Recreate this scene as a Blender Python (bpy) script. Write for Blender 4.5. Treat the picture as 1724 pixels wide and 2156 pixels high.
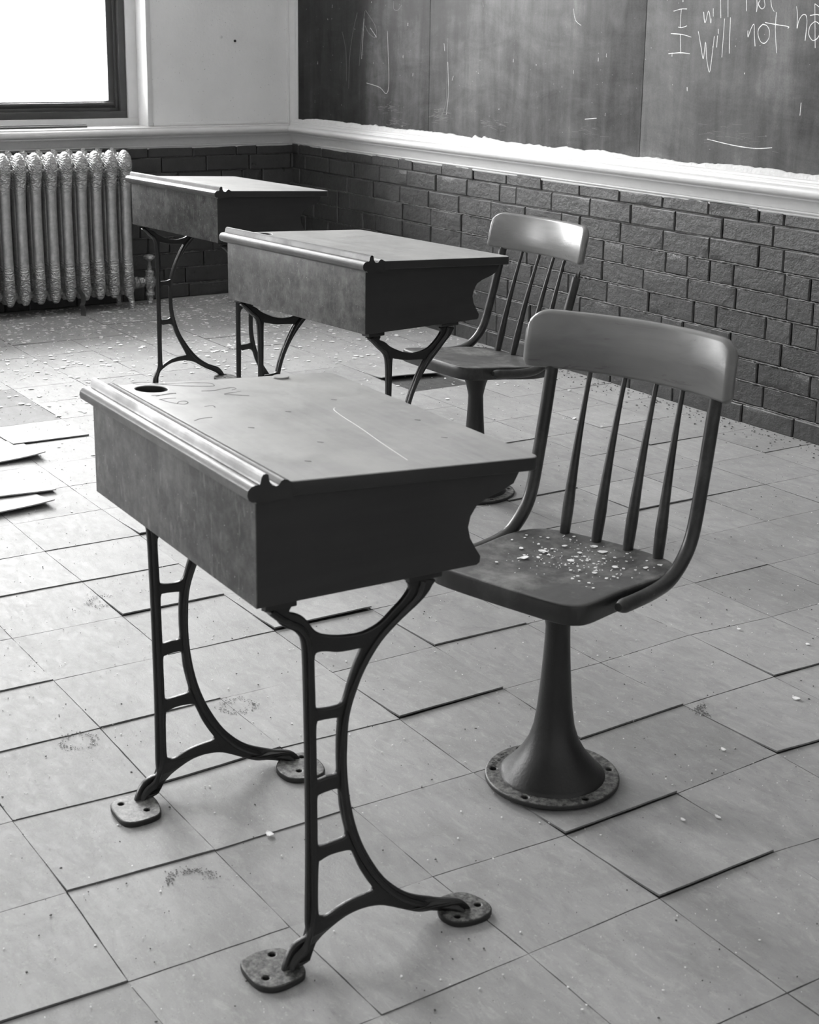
import bpy, bmesh, math, random
from mathutils import Vector, Matrix, noise
for o in list(bpy.data.objects): bpy.data.objects.remove(o)
S = bpy.context.scene
C = S.collection
rnd = random.Random(7)

# ---------------------------------------------------------------- camera
cam_d = bpy.data.cameras.new('camera'); cam = bpy.data.objects.new('camera', cam_d); C.objects.link(cam)
R_ = Vector((0.5409499308438951, 0.8409485249680828, 0.013369767162935399)); U_ = Vector((-0.2203315314387608, 0.12635374881609843, 0.9672066720272191)); F_ = Vector((-0.8116817039787428, 0.5261561636188673, -0.25363852805132))
M = Matrix((( R_.x, U_.x, -F_.x, 0.0), (R_.y, U_.y, -F_.y, 0.0), (R_.z, U_.z, -F_.z, 1.15844), (0, 0, 0, 1)))
cam.matrix_world = M
cam_d.sensor_fit = 'VERTICAL'; cam_d.sensor_height = 36.0
cam_d.lens = 36.0 * 3160.09 / 2156.0
cam_d.shift_y = -178.0 / 2156.0
cam_d.clip_start = 0.05
cam_d.dof.use_dof = True; cam_d.dof.focus_distance = 3.4; cam_d.dof.aperture_fstop = 14.0
S.camera = cam

# ---------------------------------------------------------------- daylight (overcast sky through the windows)
W = bpy.data.worlds.new('overcast_sky'); S.world = W; W.use_nodes = True
bg = W.node_tree.nodes['Background']; bg.inputs[0].default_value = (1, 1, 1, 1); bg.inputs[1].default_value = 9.0
S.view_settings.view_transform = 'Standard'; S.view_settings.look = 'None'
S.view_settings.gamma = 1.0; S.view_settings.use_curve_mapping = False
S.view_settings.exposure = 1.88
XL, YR, XB, YB, ZC = -6.17, 3.345, 2.6, -3.6, 3.55       # left wall, chalkboard wall, wall behind camera, far wall, ceiling
WIN = [(1.23, 2.63), (-1.95, -0.65)]
WZ0, WZ1 = 0.757, 3.25
for k, (ya, yb) in enumerate(WIN):
    ld = bpy.data.lights.new('window_portal', 'AREA'); ld.shape = 'RECTANGLE'; ld.size = WZ1 - WZ0; ld.size_y = yb - ya
    ld.cycles.is_portal = True
    lo = bpy.data.objects.new('window_portal', ld); C.objects.link(lo)
    lo.location = (XL - 0.31, (ya + yb) / 2, (WZ0 + WZ1) / 2); lo.rotation_euler = (0, -math.pi / 2, 0)

# ---------------------------------------------------------------- helpers
def lin(v):
    v = v / 255.0
    return v / 12.92 if v < 0.04045 else ((v + 0.055) / 1.055) ** 2.4
def g(v): c = lin(v); return (c, c * 0.997, c * 0.985, 1)

class NM:
    def __init__(s, name):
        s.m = bpy.data.materials.new(name); s.m.use_nodes = True; s.t = s.m.node_tree; s.n = s.t.nodes
        s.b = s.n['Principled BSDF']; s.l = s.t.links
    def new(s, t, **k):
        n = s.n.new(t)
        for a, b in k.items(): setattr(n, a, b)
        return n
    def link(s, a, b): s.l.new(a, b)
    def coord(s, scale=(1, 1, 1), rnd_=False, rot=(0, 0, 0)):
        tc = s.new('ShaderNodeTexCoord'); mp = s.new('ShaderNodeMapping'); mp.inputs['Scale'].default_value = scale
        mp.inputs['Rotation'].default_value = rot
        src = tc.outputs['Object']
        if rnd_:
            oi = s.new('ShaderNodeObjectInfo'); ml = s.new('ShaderNodeMath', operation='MULTIPLY'); ml.inputs[1].default_value = 7.0
            s.link(oi.outputs['Random'], ml.inputs[0]); ad = s.new('ShaderNodeVectorMath', operation='ADD')
            s.link(src, ad.inputs[0]); s.link(ml.outputs[0], ad.inputs[1]); src = ad.outputs[0]
        s.link(src, mp.inputs['Vector']); return mp.outputs[0]
    def noise(s, vec, scale, detail=4, rough=0.55, dist=0.0):
        n = s.new('ShaderNodeTexNoise'); n.inputs['Scale'].default_value = scale; n.inputs['Detail'].default_value = detail
        n.inputs['Roughness'].default_value = rough; n.inputs['Distortion'].default_value = dist
        s.link(vec, n.inputs['Vector']); return n.outputs[0]
    def ramp(s, fac, stops, interp='LINEAR'):
        r = s.new('ShaderNodeValToRGB'); r.color_ramp.interpolation = interp
        e = r.color_ramp.elements
        while len(e) < len(stops): e.new(0.5)
        for k, (p, c) in enumerate(stops):
            e[k].position = p; e[k].color = c if isinstance(c, tuple) else (c, c, c, 1)
        s.link(fac, r.inputs[0]); return r.outputs[0]
    def mix(s, fac, a, b, mode='MIX'):
        m = s.new('ShaderNodeMix', data_type='RGBA', blend_type=mode)
        for sock, v in ((m.inputs['Factor'], fac), (m.inputs['A'], a), (m.inputs['B'], b)): pass
        ins = [i for i in m.inputs if i.name == 'Factor' and i.type == 'VALUE'][0], [i for i in m.inputs if i.name == 'A' and i.type == 'RGBA'][0], [i for i in m.inputs if i.name == 'B' and i.type == 'RGBA'][0]
        for sock, v in zip(ins, (fac, a, b)):
            if hasattr(v, 'default_value'): s.link(v, sock)
            else: sock.default_value = v
        return [o for o in m.outputs if o.type == 'RGBA'][0]
    def math(s, op, a, b=None, clamp=False):
        n = s.new('ShaderNodeMath', operation=op, use_clamp=clamp)
        for k, v in enumerate((a, b)):
            if v is None: continue
            if hasattr(v, 'default_value'): s.link(v, n.inputs[k])
            else: n.inputs[k].default_value = v
        return n.outputs[0]
    def bump(s, h, dist=0.001, strength=1.0):
        b = s.new('ShaderNodeBump'); b.inputs['Distance'].default_value = dist; b.inputs['Strength'].default_value = strength
        s.link(h, b.inputs['Height'])
        if s.b.inputs['Normal'].is_linked: s.link(s.b.inputs['Normal'].links[0].from_socket, b.inputs['Normal'])
        s.link(b.outputs[0], s.b.inputs['Normal'])
    def base(s, c):
        if hasattr(c, 'default_value'): s.link(c, s.b.inputs['Base Color'])
        else: s.b.inputs['Base Color'].default_value = c
    def rough(s, v):
        if hasattr(v, 'default_value'): s.link(v, s.b.inputs['Roughness'])
        else: s.b.inputs['Roughness'].default_value = v

def simple(name, v, rough=0.5, metal=0.0, nscale=None, var=0.15, bump=0.0, bscale=200):
    m = NM(name); m.rough(rough); m.b.inputs['Metallic'].default_value = metal
    if nscale:
        c = lin(v); n = m.noise(m.coord(), nscale, 5, 0.6)
        m.base(m.ramp(n, [(0.3, c * (1 - var)), (0.7, min(1, c * (1 + var)))]))
    else: m.base(g(v))
    if bump: m.bump(m.noise(m.coord(), bscale, 4, 0.6), bump)
    return m.m

def wood(name, v, axis, rough=0.38, dust=0.0, contrast=0.25, streak=False, coat=0.0, plain=False):
    """worn varnished timber, grain along axis 0/1/2; dust = share of pale rubbed patches"""
    m = NM(name); sc = [26, 26, 26]; sc[axis] = 1.6
    c = lin(v)
    vec = m.coord(tuple(sc), True)
    gr = m.noise(vec, 1.6, 7, 0.62, 1.0)
    col = m.ramp(gr, [(0.25, c * (1 - contrast)), (0.5, c), (0.75, c * (1 + contrast))])
    big = m.noise(m.coord((1, 1, 1), True), 5, 4, 0.6)
    col = m.mix(m.ramp(big, [(0.35, 0.0), (0.75, 1.0)]), col, (c * 1.35, c * 1.35, c * 1.32, 1))
    if dust:
        ds = m.noise(m.coord((1, 1, 1), True), 9, 9, 0.72)
        f = m.ramp(ds, [(0.48, 0.0), (0.72, dust)])
        col = m.mix(f, col, (0.42, 0.42, 0.41, 1))
    if streak:
        mo = m.noise(m.coord((1, 1, 1), True), 38, 8, 0.75)
        col = m.mix(m.ramp(mo, [(0.42, 0.0), (0.75, 0.32)]), col, (0.36, 0.36, 0.35, 1))
        st = m.noise(m.coord((130, 130, 30), True), 1.0, 3, 0.5)
        f2 = m.ramp(st, [(0.60, 0.0), (0.80, 0.30)])
        col = m.mix(f2, col, (0.5, 0.5, 0.49, 1))
        sp = m.noise(m.coord((1, 1, 1), True), 260, 2, 0.5)
        col = m.mix(m.ramp(sp, [(0.70, 0.0), (0.74, 0.7)]), col, (0.65, 0.65, 0.64, 1))
    m.base(col)
    rr = m.noise(m.coord((1, 1, 1), True), 14, 6, 0.6)
    m.rough(m.ramp(rr if not plain else gr, [(0.3, rough - 0.05), (0.7, rough + (0.14 if not plain else 0.06))]))
    m.b.inputs['Coat Weight'].default_value = coat; m.b.inputs['Coat Roughness'].default_value = 0.25
    m.bump(gr, 0.0006, 0.5)
    return m.m

def iron(name, v=34, rough=0.42, dusty=0.0):
    m = NM(name); c = lin(v)
    n = m.noise(m.coord(), 30, 8, 0.7)
    col = m.ramp(n, [(0.35, c * 0.8), (0.65, c * 1.3)])
    if dusty:
        ge = m.new('ShaderNodeNewGeometry'); sx = m.new('ShaderNodeSeparateXYZ'); m.link(ge.outputs['Normal'], sx.inputs[0])
        up = m.ramp(sx.outputs['Z'], [(0.55, 0.0), (0.95, 1.0)])
        d = m.noise(m.coord(), 90, 8, 0.75)
        f = m.math('MULTIPLY', up, m.ramp(d, [(0.42, 0.0), (0.72, dusty)]))
        col = m.mix(f, col, (0.45, 0.45, 0.43, 1))
    m.base(col); m.rough(rough)
    m.bump(m.noise(m.coord(), 220, 4, 0.6), 0.0008, 0.6)
    return m.m

M_ = {}
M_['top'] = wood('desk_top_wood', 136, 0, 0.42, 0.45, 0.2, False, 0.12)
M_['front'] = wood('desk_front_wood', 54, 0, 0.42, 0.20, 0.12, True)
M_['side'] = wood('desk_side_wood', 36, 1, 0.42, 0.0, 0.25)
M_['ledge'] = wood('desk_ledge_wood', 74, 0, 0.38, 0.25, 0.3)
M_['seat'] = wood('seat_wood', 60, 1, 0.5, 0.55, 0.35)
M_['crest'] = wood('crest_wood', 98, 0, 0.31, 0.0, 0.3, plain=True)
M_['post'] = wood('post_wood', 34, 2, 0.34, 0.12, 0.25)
M_['iron'] = iron('cast_iron', 20, 0.42)
M_['irondust'] = iron('dusty_cast_iron', 32, 0.5, 0.6)
M_['trim'] = simple('white_gloss_paint', 204, 0.35, 0, 30, 0.03, 0.0006, 60)
M_['plaster'] = simple('rough_white_plaster', 208, 0.8, 0, 60, 0.08, 0.003, 120)
M_['carve'] = simple('carved_line', 40, 0.8)
M_['scratch'] = simple('pale_scratch', 205, 0.6)
M_['chalk'] = simple('chalk', 235, 0.9, 0, 300, 0.2)
M_['faintchalk'] = simple('faint_chalk', 118, 0.9)
M_['darkframe'] = simple('dark_sash_paint', 70, 0.4, 0, 20, 0.1, 0.0004, 90)
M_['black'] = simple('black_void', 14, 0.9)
M_['ceiling'] = simple('ceiling_paint', 235, 0.8)
M_['flake'] = simple('paint_flake', 238, 0.7, 0, 200, 0.06)
M_['dirt'] = simple('dirt_crumb', 74, 0.9)
M_['stain'] = simple('dark_stain', 92, 0.9)
M_['brass'] = simple('dull_screw', 90, 0.4, 0.8)

# wall plaster paint
m = NM('wall_paint'); n1 = m.noise(m.coord(), 3, 5, 0.6); n2 = m.noise(m.coord(), 160, 2, 0.5)
c = lin(224); col = m.ramp(n1, [(0.3, c * 0.93), (0.7, c * 1.06)])
col = m.mix(m.ramp(n2, [(0.245, 1.0), (0.27, 0.0)]), col, (0.08, 0.08, 0.08, 1))
m.base(col); m.rough(0.5); m.bump(m.noise(m.coord(), 90, 5, 0.6), 0.0012); M_['wall'] = m.m

# painted brick
m = NM('painted_brick'); at = m.new('ShaderNodeAttribute', attribute_name='tint'); n1 = m.noise(m.coord(), 22, 8, 0.7); n2 = m.noise(m.coord(), 300, 5, 0.7)
c = lin(60); col = m.ramp(n1, [(0.3, c * 0.85), (0.7, c * 1.2)]); col = m.mix(1.0, col, at.outputs['Color'], 'MULTIPLY')
ch = m.noise(m.coord(), 120, 6, 0.75); col = m.mix(m.ramp(ch, [(0.70, 0.0), (0.76, 0.8)]), col, (0.6, 0.6, 0.6, 1))
m.base(col); m.rough(m.ramp(n1, [(0.3, 0.26), (0.7, 0.42)])); m.bump(n2, 0.0014, 0.9); m.bump(m.noise(m.coord(), 45, 4, 0.6), 0.004, 0.8); M_['brick'] = m.m
m = NM('mortar'); m.base(g(40)); m.rough(0.6); m.bump(m.noise(m.coord(), 120, 6, 0.7), 0.005); M_['mortar'] = m.m

# linoleum tiles
m = NM('linoleum_tile'); at = m.new('ShaderNodeAttribute', attribute_name='tint')
v = m.coord((1, 1, 1)); n1 = m.noise(m.coord((3, 9, 3)), 3, 8, 0.68, 1.2); n2 = m.noise(v, 380, 3, 0.6); n3 = m.noise(v, 2.2, 4, 0.55)
n4 = m.noise(m.coord((1, 2.2, 1)), 26, 10, 0.78, 0.6); n5 = m.noise(v, 11, 8, 0.7, 0.8); n6 = m.noise(v, 170, 4, 0.7)
c = lin(162); col = m.ramp(n1, [(0.28, c * 0.82), (0.5, c), (0.72, c * 1.14)])
col = m.mix(m.ramp(n3, [(0.35, 0.0), (0.75, 0.5)]), col, (c * 0.68, c * 0.68, c * 0.67, 1))
col = m.mix(m.ramp(n5, [(0.48, 0.0), (0.70, 0.5)]), col, (c * 0.66, c * 0.66, c * 0.65, 1))
col = m.mix(m.ramp(n4, [(0.52, 0.0), (0.72, 0.6)]), col, (c * 1.45, c * 1.45, c * 1.43, 1))
col = m.mix(m.ramp(n4, [(0.28, 0.6), (0.42, 0.0)]), col, (c * 0.5, c * 0.5, c * 0.5, 1))
col = m.mix(m.ramp(n6, [(0.62, 0.0), (0.70, 0.45)]), col, (c * 1.6, c * 1.6, c * 1.58, 1))
col = m.mix(m.ramp(n2, [(0.27, 0.8), (0.33, 0.0)]), col, (0.07, 0.07, 0.07, 1))
col = m.mix(1.0, col, at.outputs['Color'], 'MULTIPLY')
m.base(col); m.rough(m.ramp(n4, [(0.35, 0.52), (0.65, 0.72)])); m.b.inputs['Specular IOR Level'].default_value = 0.22
m.bump(n2, 0.0006, 0.6); m.bump(n4, 0.0010, 0.5); M_['tile'] = m.m
m = NM('subfloor_adhesive'); n1 = m.noise(m.coord((3, 9, 3)), 6, 7, 0.7); m.base(m.ramp(n1, [(0.3, lin(38)), (0.7, lin(84))])); m.rough(0.8); M_['subfloor'] = m.m

# chalkboard slate with rubbed chalk
m = NM('slate_chalkboard'); tc = m.new('ShaderNodeTexCoord'); sp = m.new('ShaderNodeSeparateXYZ'); m.link(tc.outputs['Object'], sp.inputs[0])
st = m.noise(m.coord((9, 1, 1.1)), 1.5, 7, 0.62, 0.4); bl = m.noise(m.coord(), 2.3, 5, 0.6, 0.8); fine = m.noise(m.coord((60, 1, 22)), 1.0, 5, 0.7)
sw = m.noise(m.coord((1.5, 1, 4), rot=(0, 0.5, 0)), 2.4, 6, 0.65, 1.4); gr = m.noise(m.coord(), 210, 3, 0.6)
a = m.math('ADD', m.math('MULTIPLY', st, 0.36), m.math('MULTIPLY', bl, 0.40)); a = m.math('ADD', a, m.math('MULTIPLY', sw, 0.24))
gx = m.math('MULTIPLY', sp.outputs['X'], 0.36, True)      # chalk residue builds up away from the corner
a2 = m.math('ADD', a, m.math('MULTIPLY', gx, 0.20)); a2 = m.math('ADD', a2, m.math('MULTIPLY', m.math('SUBTRACT', fine, 0.5), 0.10))
a2 = m.math('ADD', a2, m.math('MULTIPLY', m.math('SUBTRACT', gr, 0.5), 0.12))
col = m.ramp(a2, [(0.40, lin(18)), (0.56, lin(50)), (0.72, lin(88)), (0.86, lin(122))])
spk = m.noise(m.coord(), 130, 2, 0.5); col = m.mix(m.ramp(spk, [(0.75, 0.0), (0.78, 0.8)]), col, (0.6, 0.6, 0.6, 1))
m.base(col); m.rough(0.62); m.b.inputs['Specular IOR Level'].default_value = 0.25; M_['slate'] = m.m

# aluminium painted radiator with cast scrollwork near top and foot
m = NM('radiator_paint'); tc = m.new('ShaderNodeTexCoord'); sp = m.new('ShaderNodeSeparateXYZ'); m.link(tc.outputs['Object'], sp.inputs[0])
hi = m.ramp(sp.outputs['Z'], [(0.50, 0.0), (0.56, 1.0)]); lo_ = m.ramp(sp.outputs['Z'], [(0.19, 1.0), (0.25, 0.0)]); zone = m.math('MAXIMUM', hi, lo_)
vo = m.new('ShaderNodeTexWave', wave_type='RINGS'); vo.inputs['Scale'].default_value = 26; vo.inputs['Distortion'].default_value = 14; vo.inputs['Detail'].default_value = 2.5; vo.inputs['Detail Scale'].default_value = 1.6
m.link(tc.outputs['Object'], vo.inputs['Vector'])
m.base(m.ramp(m.noise(m.coord(), 40, 6, 0.7), [(0.3, lin(158)), (0.7, lin(196))])); m.b.inputs['Metallic'].default_value = 0.55; m.rough(0.34)
m.bump(m.math('MULTIPLY', vo.outputs['Fac'], zone), 0.0032, 1.0); m.bump(m.noise(m.coord(), 260, 3, 0.6), 0.0006, 0.6); M_['rad'] = m.m

# clear window glass
m = NM('window_glass'); nt = m.t; tr = m.new('ShaderNodeBsdfTransparent'); gl = m.new('ShaderNodeBsdfGlossy'); gl.inputs['Roughness'].default_value = 0.02
fr = m.new('ShaderNodeFresnel'); fr.inputs[0].default_value = 1.25; mx = m.new('ShaderNodeMixShader'); m.link(fr.outputs[0], mx.inputs[0]); m.link(tr.outputs[0], mx.inputs[1]); m.link(gl.outputs[0], mx.inputs[2])
m.link(mx.outputs[0], m.n['Material Output'].inputs['Surface']); M_['glass'] = m.m

def link(name, me, mt, parent=None, smooth=True, ang=40):
    me.name = name
    if mt is not None: me.materials.clear(); me.materials.append(M_[mt])
    if smooth:
        for p in me.polygons: p.use_smooth = True
        try: me.set_sharp_from_angle(angle=math.radians(ang))
        except Exception: pass
    o = bpy.data.objects.new(name, me); C.objects.link(o)
    if parent is not None: o.parent = parent
    return o
def obj(name, bm, mt, parent=None, smooth=True, ang=40):
    bmesh.ops.recalc_face_normals(bm, faces=bm.faces)
    me = bpy.data.meshes.new(name); bm.to_mesh(me); bm.free()
    return link(name, me, mt, parent, smooth, ang)
def thing(name, label, cat, loc=(0, 0, 0), rz=0.0, group=None):
    o = bpy.data.objects.new(name, None); C.objects.link(o); o.empty_display_size = 0.1
    o.location = loc; o.rotation_euler = (0, 0, rz); return tag(o, label, cat, group)
def tag(o, label, cat, group=None, kind=None):
    if label: o['label'] = label
    if cat: o['category'] = cat
    if group: o['group'] = group
    if kind: o['kind'] = kind
    return o
def struct(o): o['kind'] = 'structure'; return o

def loft(bm, rings, closed=True, cap=True):
    vs = [[bm.verts.new(p) for p in r] for r in rings]; n = len(vs[0])
    for a, b in zip(vs, vs[1:]):
        for k in range(n if closed else n - 1):
            j = (k + 1) % n
            try: bm.faces.new((a[k], a[j], b[j], b[k]))
            except ValueError: pass
    if cap:
        for r in (vs[0], vs[-1]):
            try: bm.faces.new(r)
            except ValueError: pass
    return vs
def box(bm, x0, x1, y0, y1, z0, z1, bev=0.0):
    t = bmesh.new()
    v = [t.verts.new(p) for p in ((x0, y0, z0), (x1, y0, z0), (x1, y1, z0), (x0, y1, z0), (x0, y0, z1), (x1, y0, z1), (x1, y1, z1), (x0, y1, z1))]
    for f in ((0, 3, 2, 1), (4, 5, 6, 7), (0, 1, 5, 4), (1, 2, 6, 5), (2, 3, 7, 6), (3, 0, 4, 7)): t.faces.new([v[k] for k in f])
    if bev: bmesh.ops.bevel(t, geom=t.edges[:], offset=bev, segments=2, affect='EDGES', profile=0.6)
    me = bpy.data.meshes.new('t'); t.to_mesh(me); t.free(); bm.from_mesh(me); bpy.data.meshes.remove(me)
def smooth_path(P, n=6, closed=False):
    P = [Vector(p) for p in P]; out = []; N = len(P); R = range(N) if closed else range(N - 1)
    for i in R:
        p0 = P[(i - 1) % N] if closed or i > 0 else P[i]; p1 = P[i]; p2 = P[(i + 1) % N]; p3 = P[(i + 2) % N] if closed or i + 2 < N else p2
        for k in range(n):
            t = k / n
            out.append(0.5 * ((2 * p1) + (p2 - p0) * t + (2 * p0 - 5 * p1 + 4 * p2 - p3) * t * t + (3 * p1 - p0 - 3 * p2 + p3) * t ** 3))
    if not closed: out.append(P[-1])
    return out
def tube(bm, path, rad, seg=12, sq=1.0, up=Vector((0, 0, 1)), cap=True, wide=1.0):
    """sweep of an ellipse: rad may be a list"""
    path = [Vector(p) for p in path]; rings = []
    for i, p in enumerate(path):
        d = (path[min(i + 1, len(path) - 1)] - path[max(i - 1, 0)]).normalized()
        a = d.cross(up)
        if a.length < 1e-3: a = d.cross(Vector((0, 1, 0)))
        a.normalize(); b = a.cross(d).normalized(); r = rad[i] if isinstance(rad, (list, tuple)) else rad
        rings.append([p + a * (math.cos(2 * math.pi * k / seg) * r * wide) + b * (math.sin(2 * math.pi * k / seg) * r * sq) for k in range(seg)])
    loft(bm, rings, True, cap)
def lathe(bm, prof, seg=40, c=(0, 0), cap=True):
    rings = [[(c[0] + r * math.cos(2 * math.pi * k / seg), c[1] + r * math.sin(2 * math.pi * k / seg), z) for k in range(seg)] for r, z in prof]
    loft(bm, rings, True, cap)
def flat_curve(loops, depth, bevel=0.0, res=2):
    """filled outline with holes, given as 2D loops, extruded +-depth/2 along local z"""
    cu = bpy.data.curves.new('t', 'CURVE'); cu.dimensions = '2D'; cu.fill_mode = 'BOTH'; cu.extrude = max(0, depth / 2 - bevel)
    cu.bevel_depth = bevel; cu.bevel_resolution = res; cu.offset = -bevel
    for L in loops:
        s = cu.splines.new('POLY'); s.points.add(len(L) - 1); s.use_cyclic_u = True
        for p, q in zip(s.points, L): p.co = (q[0], q[1], 0, 1)
    o = bpy.data.objects.new('t', cu); me = bpy.data.meshes.new_from_object(o); bpy.data.objects.remove(o); bpy.data.curves.remove(cu)
    return me
def mesh_map(me, fn):
    for v in me.vertices: v.co = fn(v.co)
    return me
def join_mesh(bm, me):
    bm.from_mesh(me); bpy.data.meshes.remove(me)
def dark_edges(o, mt, test):
    o.data.materials.append(M_[mt])
    for p in o.data.polygons:
        if test(p): p.material_index = 1
def set_tint(me, vals):
    a = me.color_attributes.new('tint', 'FLOAT_COLOR', 'CORNER')
    for p, v in zip(me.polygons, vals):
        for li in p.loop_indices: a.data[li].color = (v, v, v, 1)
def blob(r, n=7, rr=rnd):
    return [(r * (0.6 + 0.5 * rr.random()) * math.cos(2 * math.pi * k / n), r * (0.6 + 0.5 * rr.random()) * math.sin(2 * math.pi * k / n)) for k in range(n)]

# measured outlines
LEG_OUT= [(0.0165,0.4931),(0.0214,0.4902),(0.0310,0.4875),(0.0336,0.4786),(0.0383,0.4705),(0.0459,0.4647),(0.0557,0.4591),(0.0631,0.4516),(0.0668,0.4444),(0.0690,0.4280),(0.0702,0.3904),(0.0717,0.3085),(0.0722,0.2530),(0.0727,0.1682),(0.0721,0.1109),(0.0712,0.0528),(0.0695,0.0400),(0.0600,0.0385),(0.0470,0.0350),(0.0375,0.0285),(0.0310,0.0210),(0.0275,0.0150),(0.0268,0.0040),(0.0485,0.0040),(0.0515,0.0105),(0.0585,0.0125),(0.0690,0.0155),(0.0785,0.0185),(0.0865,0.0223),(0.0959,0.0298),(0.1112,0.0383),(0.1297,0.0459),(0.1486,0.0490),(0.1676,0.0482),(0.1837,0.0445),(0.1997,0.0371),(0.2187,0.0270),(0.2410,0.0161),(0.2603,0.0120),(0.2765,0.0105),(0.2860,0.0065),(0.2880,0.0040),(0.3115,0.0040),(0.3110,0.0110),(0.3060,0.0190),(0.2980,0.0250),(0.2860,0.0275),(0.2676,0.0295),(0.2446,0.0385),(0.2248,0.0492),(0.2053,0.0651),(0.1860,0.0866),(0.1702,0.1116),(0.1561,0.1393),(0.1453,0.1687),(0.1376,0.1997),(0.1330,0.2296),(0.1305,0.2643),(0.1310,0.2923),(0.1326,0.3198),(0.1370,0.3410),(0.1443,0.3615),(0.1531,0.3816),(0.1649,0.4010),(0.1798,0.4199),(0.1977,0.4355),(0.2157,0.4484),(0.2335,0.4600),(0.2466,0.4711),(0.2534,0.4807),(0.2565,0.4895),(0.2186,0.4932),(0.2202,0.4838),(0.2102,0.4706),(0.1953,0.4585),(0.1804,0.4465),(0.1651,0.4399),(0.1498,0.4369),(0.1320,0.4377),(0.1145,0.4404),(0.0969,0.4458),(0.0848,0.4542),(0.0763,0.4664),(0.0685,0.4752),(0.0594,0.4805),(0.0502,0.4847),(0.0514,0.4926)]
LEG_OUT2=[(0.0165,0.5371),(0.0214,0.5342),(0.0310,0.5300),(0.0355,0.5240),(0.0464,0.5096),(0.0634,0.4930),(0.0687,0.4695),(0.0706,0.4174),(0.0703,0.3131),(0.0695,0.2077),(0.0685,0.1011),(0.0669,0.0636),(0.0570,0.0486),(0.0422,0.0317),(0.0360,0.0180),(0.0345,0.0040),(0.0530,0.0040),(0.0545,0.0150),(0.0600,0.0310),(0.0690,0.0441),(0.0859,0.0580),(0.1108,0.0712),(0.1417,0.0766),(0.1724,0.0752),(0.2034,0.0672),(0.2280,0.0523),(0.2522,0.0376),(0.2705,0.0290),(0.2863,0.0195),(0.2914,0.0121),(0.2945,0.0040),(0.3125,0.0040),(0.3103,0.0124),(0.3039,0.0278),(0.2928,0.0404),(0.2683,0.0500),(0.2434,0.0640),(0.2189,0.0834),(0.1949,0.1097),(0.1714,0.1422),(0.1511,0.1778),(0.1363,0.2215),(0.1288,0.2647),(0.1275,0.3073),(0.1313,0.3492),(0.1422,0.3860),(0.1594,0.4205),(0.1786,0.4477),(0.1985,0.4690),(0.2164,0.4858),(0.2335,0.5030),(0.2466,0.5145),(0.2534,0.5247),(0.2565,0.5335),(0.2186,0.5372),(0.2202,0.5278),(0.2102,0.5146),(0.1953,0.5020),(0.1778,0.4925),(0.1478,0.4884),(0.1180,0.4931),(0.0907,0.5044),(0.0763,0.5124),(0.0685,0.5192),(0.0594,0.5245),(0.0502,0.5287),(0.0514,0.5366)]
LEG_HOLES2=[[(0.0858,0.4790),(0.0920,0.4815),(0.1244,0.4745),(0.1659,0.4711),(0.1801,0.4662),(0.1608,0.4404),(0.1403,0.4015),(0.1277,0.3710),(0.1207,0.3567),(0.0904,0.3540),(0.0840,0.3609),(0.0845,0.4300)],
[(0.0876,0.3346),(0.1160,0.3359),(0.1165,0.3088),(0.1163,0.2559),(0.1182,0.2290),(0.0916,0.2245),(0.0840,0.2321),(0.0842,0.3000)],
[(0.0844,0.2000),(0.0900,0.2065),(0.1229,0.2048),(0.1356,0.1738),(0.1524,0.1396),(0.1735,0.1000),(0.1700,0.0941),(0.1426,0.0918),(0.1132,0.0853),(0.0907,0.0741),(0.0835,0.0790)]]
LEG_HOLES=[
[(0.0853,0.4206),(0.0912,0.4239),(0.1016,0.4225),(0.1157,0.4187),(0.1325,0.4172),(0.1490,0.4168),(0.1495,0.4136),(0.1410,0.3964),(0.1324,0.3737),(0.1267,0.3558),(0.1215,0.3480),(0.1126,0.3461),(0.1006,0.3466),(0.0912,0.3480),(0.0866,0.3514),(0.0857,0.3693),(0.0849,0.3992)] ,
[(0.0873,0.3279),(0.0929,0.3321),(0.1040,0.3316),(0.1148,0.3306),(0.1185,0.3274),(0.1168,0.3029),(0.1166,0.2750),(0.1169,0.2567),(0.1129,0.2524),(0.1038,0.2529),(0.0954,0.2518),(0.0893,0.2514),(0.0877,0.2557),(0.0872,0.2893)] ,
[(0.0882,0.2261),(0.0922,0.2311),(0.1035,0.2326),(0.1150,0.2327),(0.1192,0.2278),(0.1213,0.2058),(0.1257,0.1845),(0.1296,0.1661),(0.1268,0.1608),(0.1158,0.1592),(0.1038,0.1583),(0.0940,0.1580),(0.0890,0.1617),(0.0884,0.1905)] ,
[(0.0898,0.1327),(0.0932,0.1378),(0.1062,0.1416),(0.1246,0.1416),(0.1367,0.1388),(0.1421,0.1289),(0.1512,0.1071),(0.1634,0.0855),(0.1704,0.0745),(0.1686,0.0702),(0.1582,0.0686),(0.1371,0.0663),(0.1194,0.0616),(0.1075,0.0566),(0.0989,0.0551),(0.0930,0.0573),(0.0896,0.0625),(0.0888,0.0893)] ,
]

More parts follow.
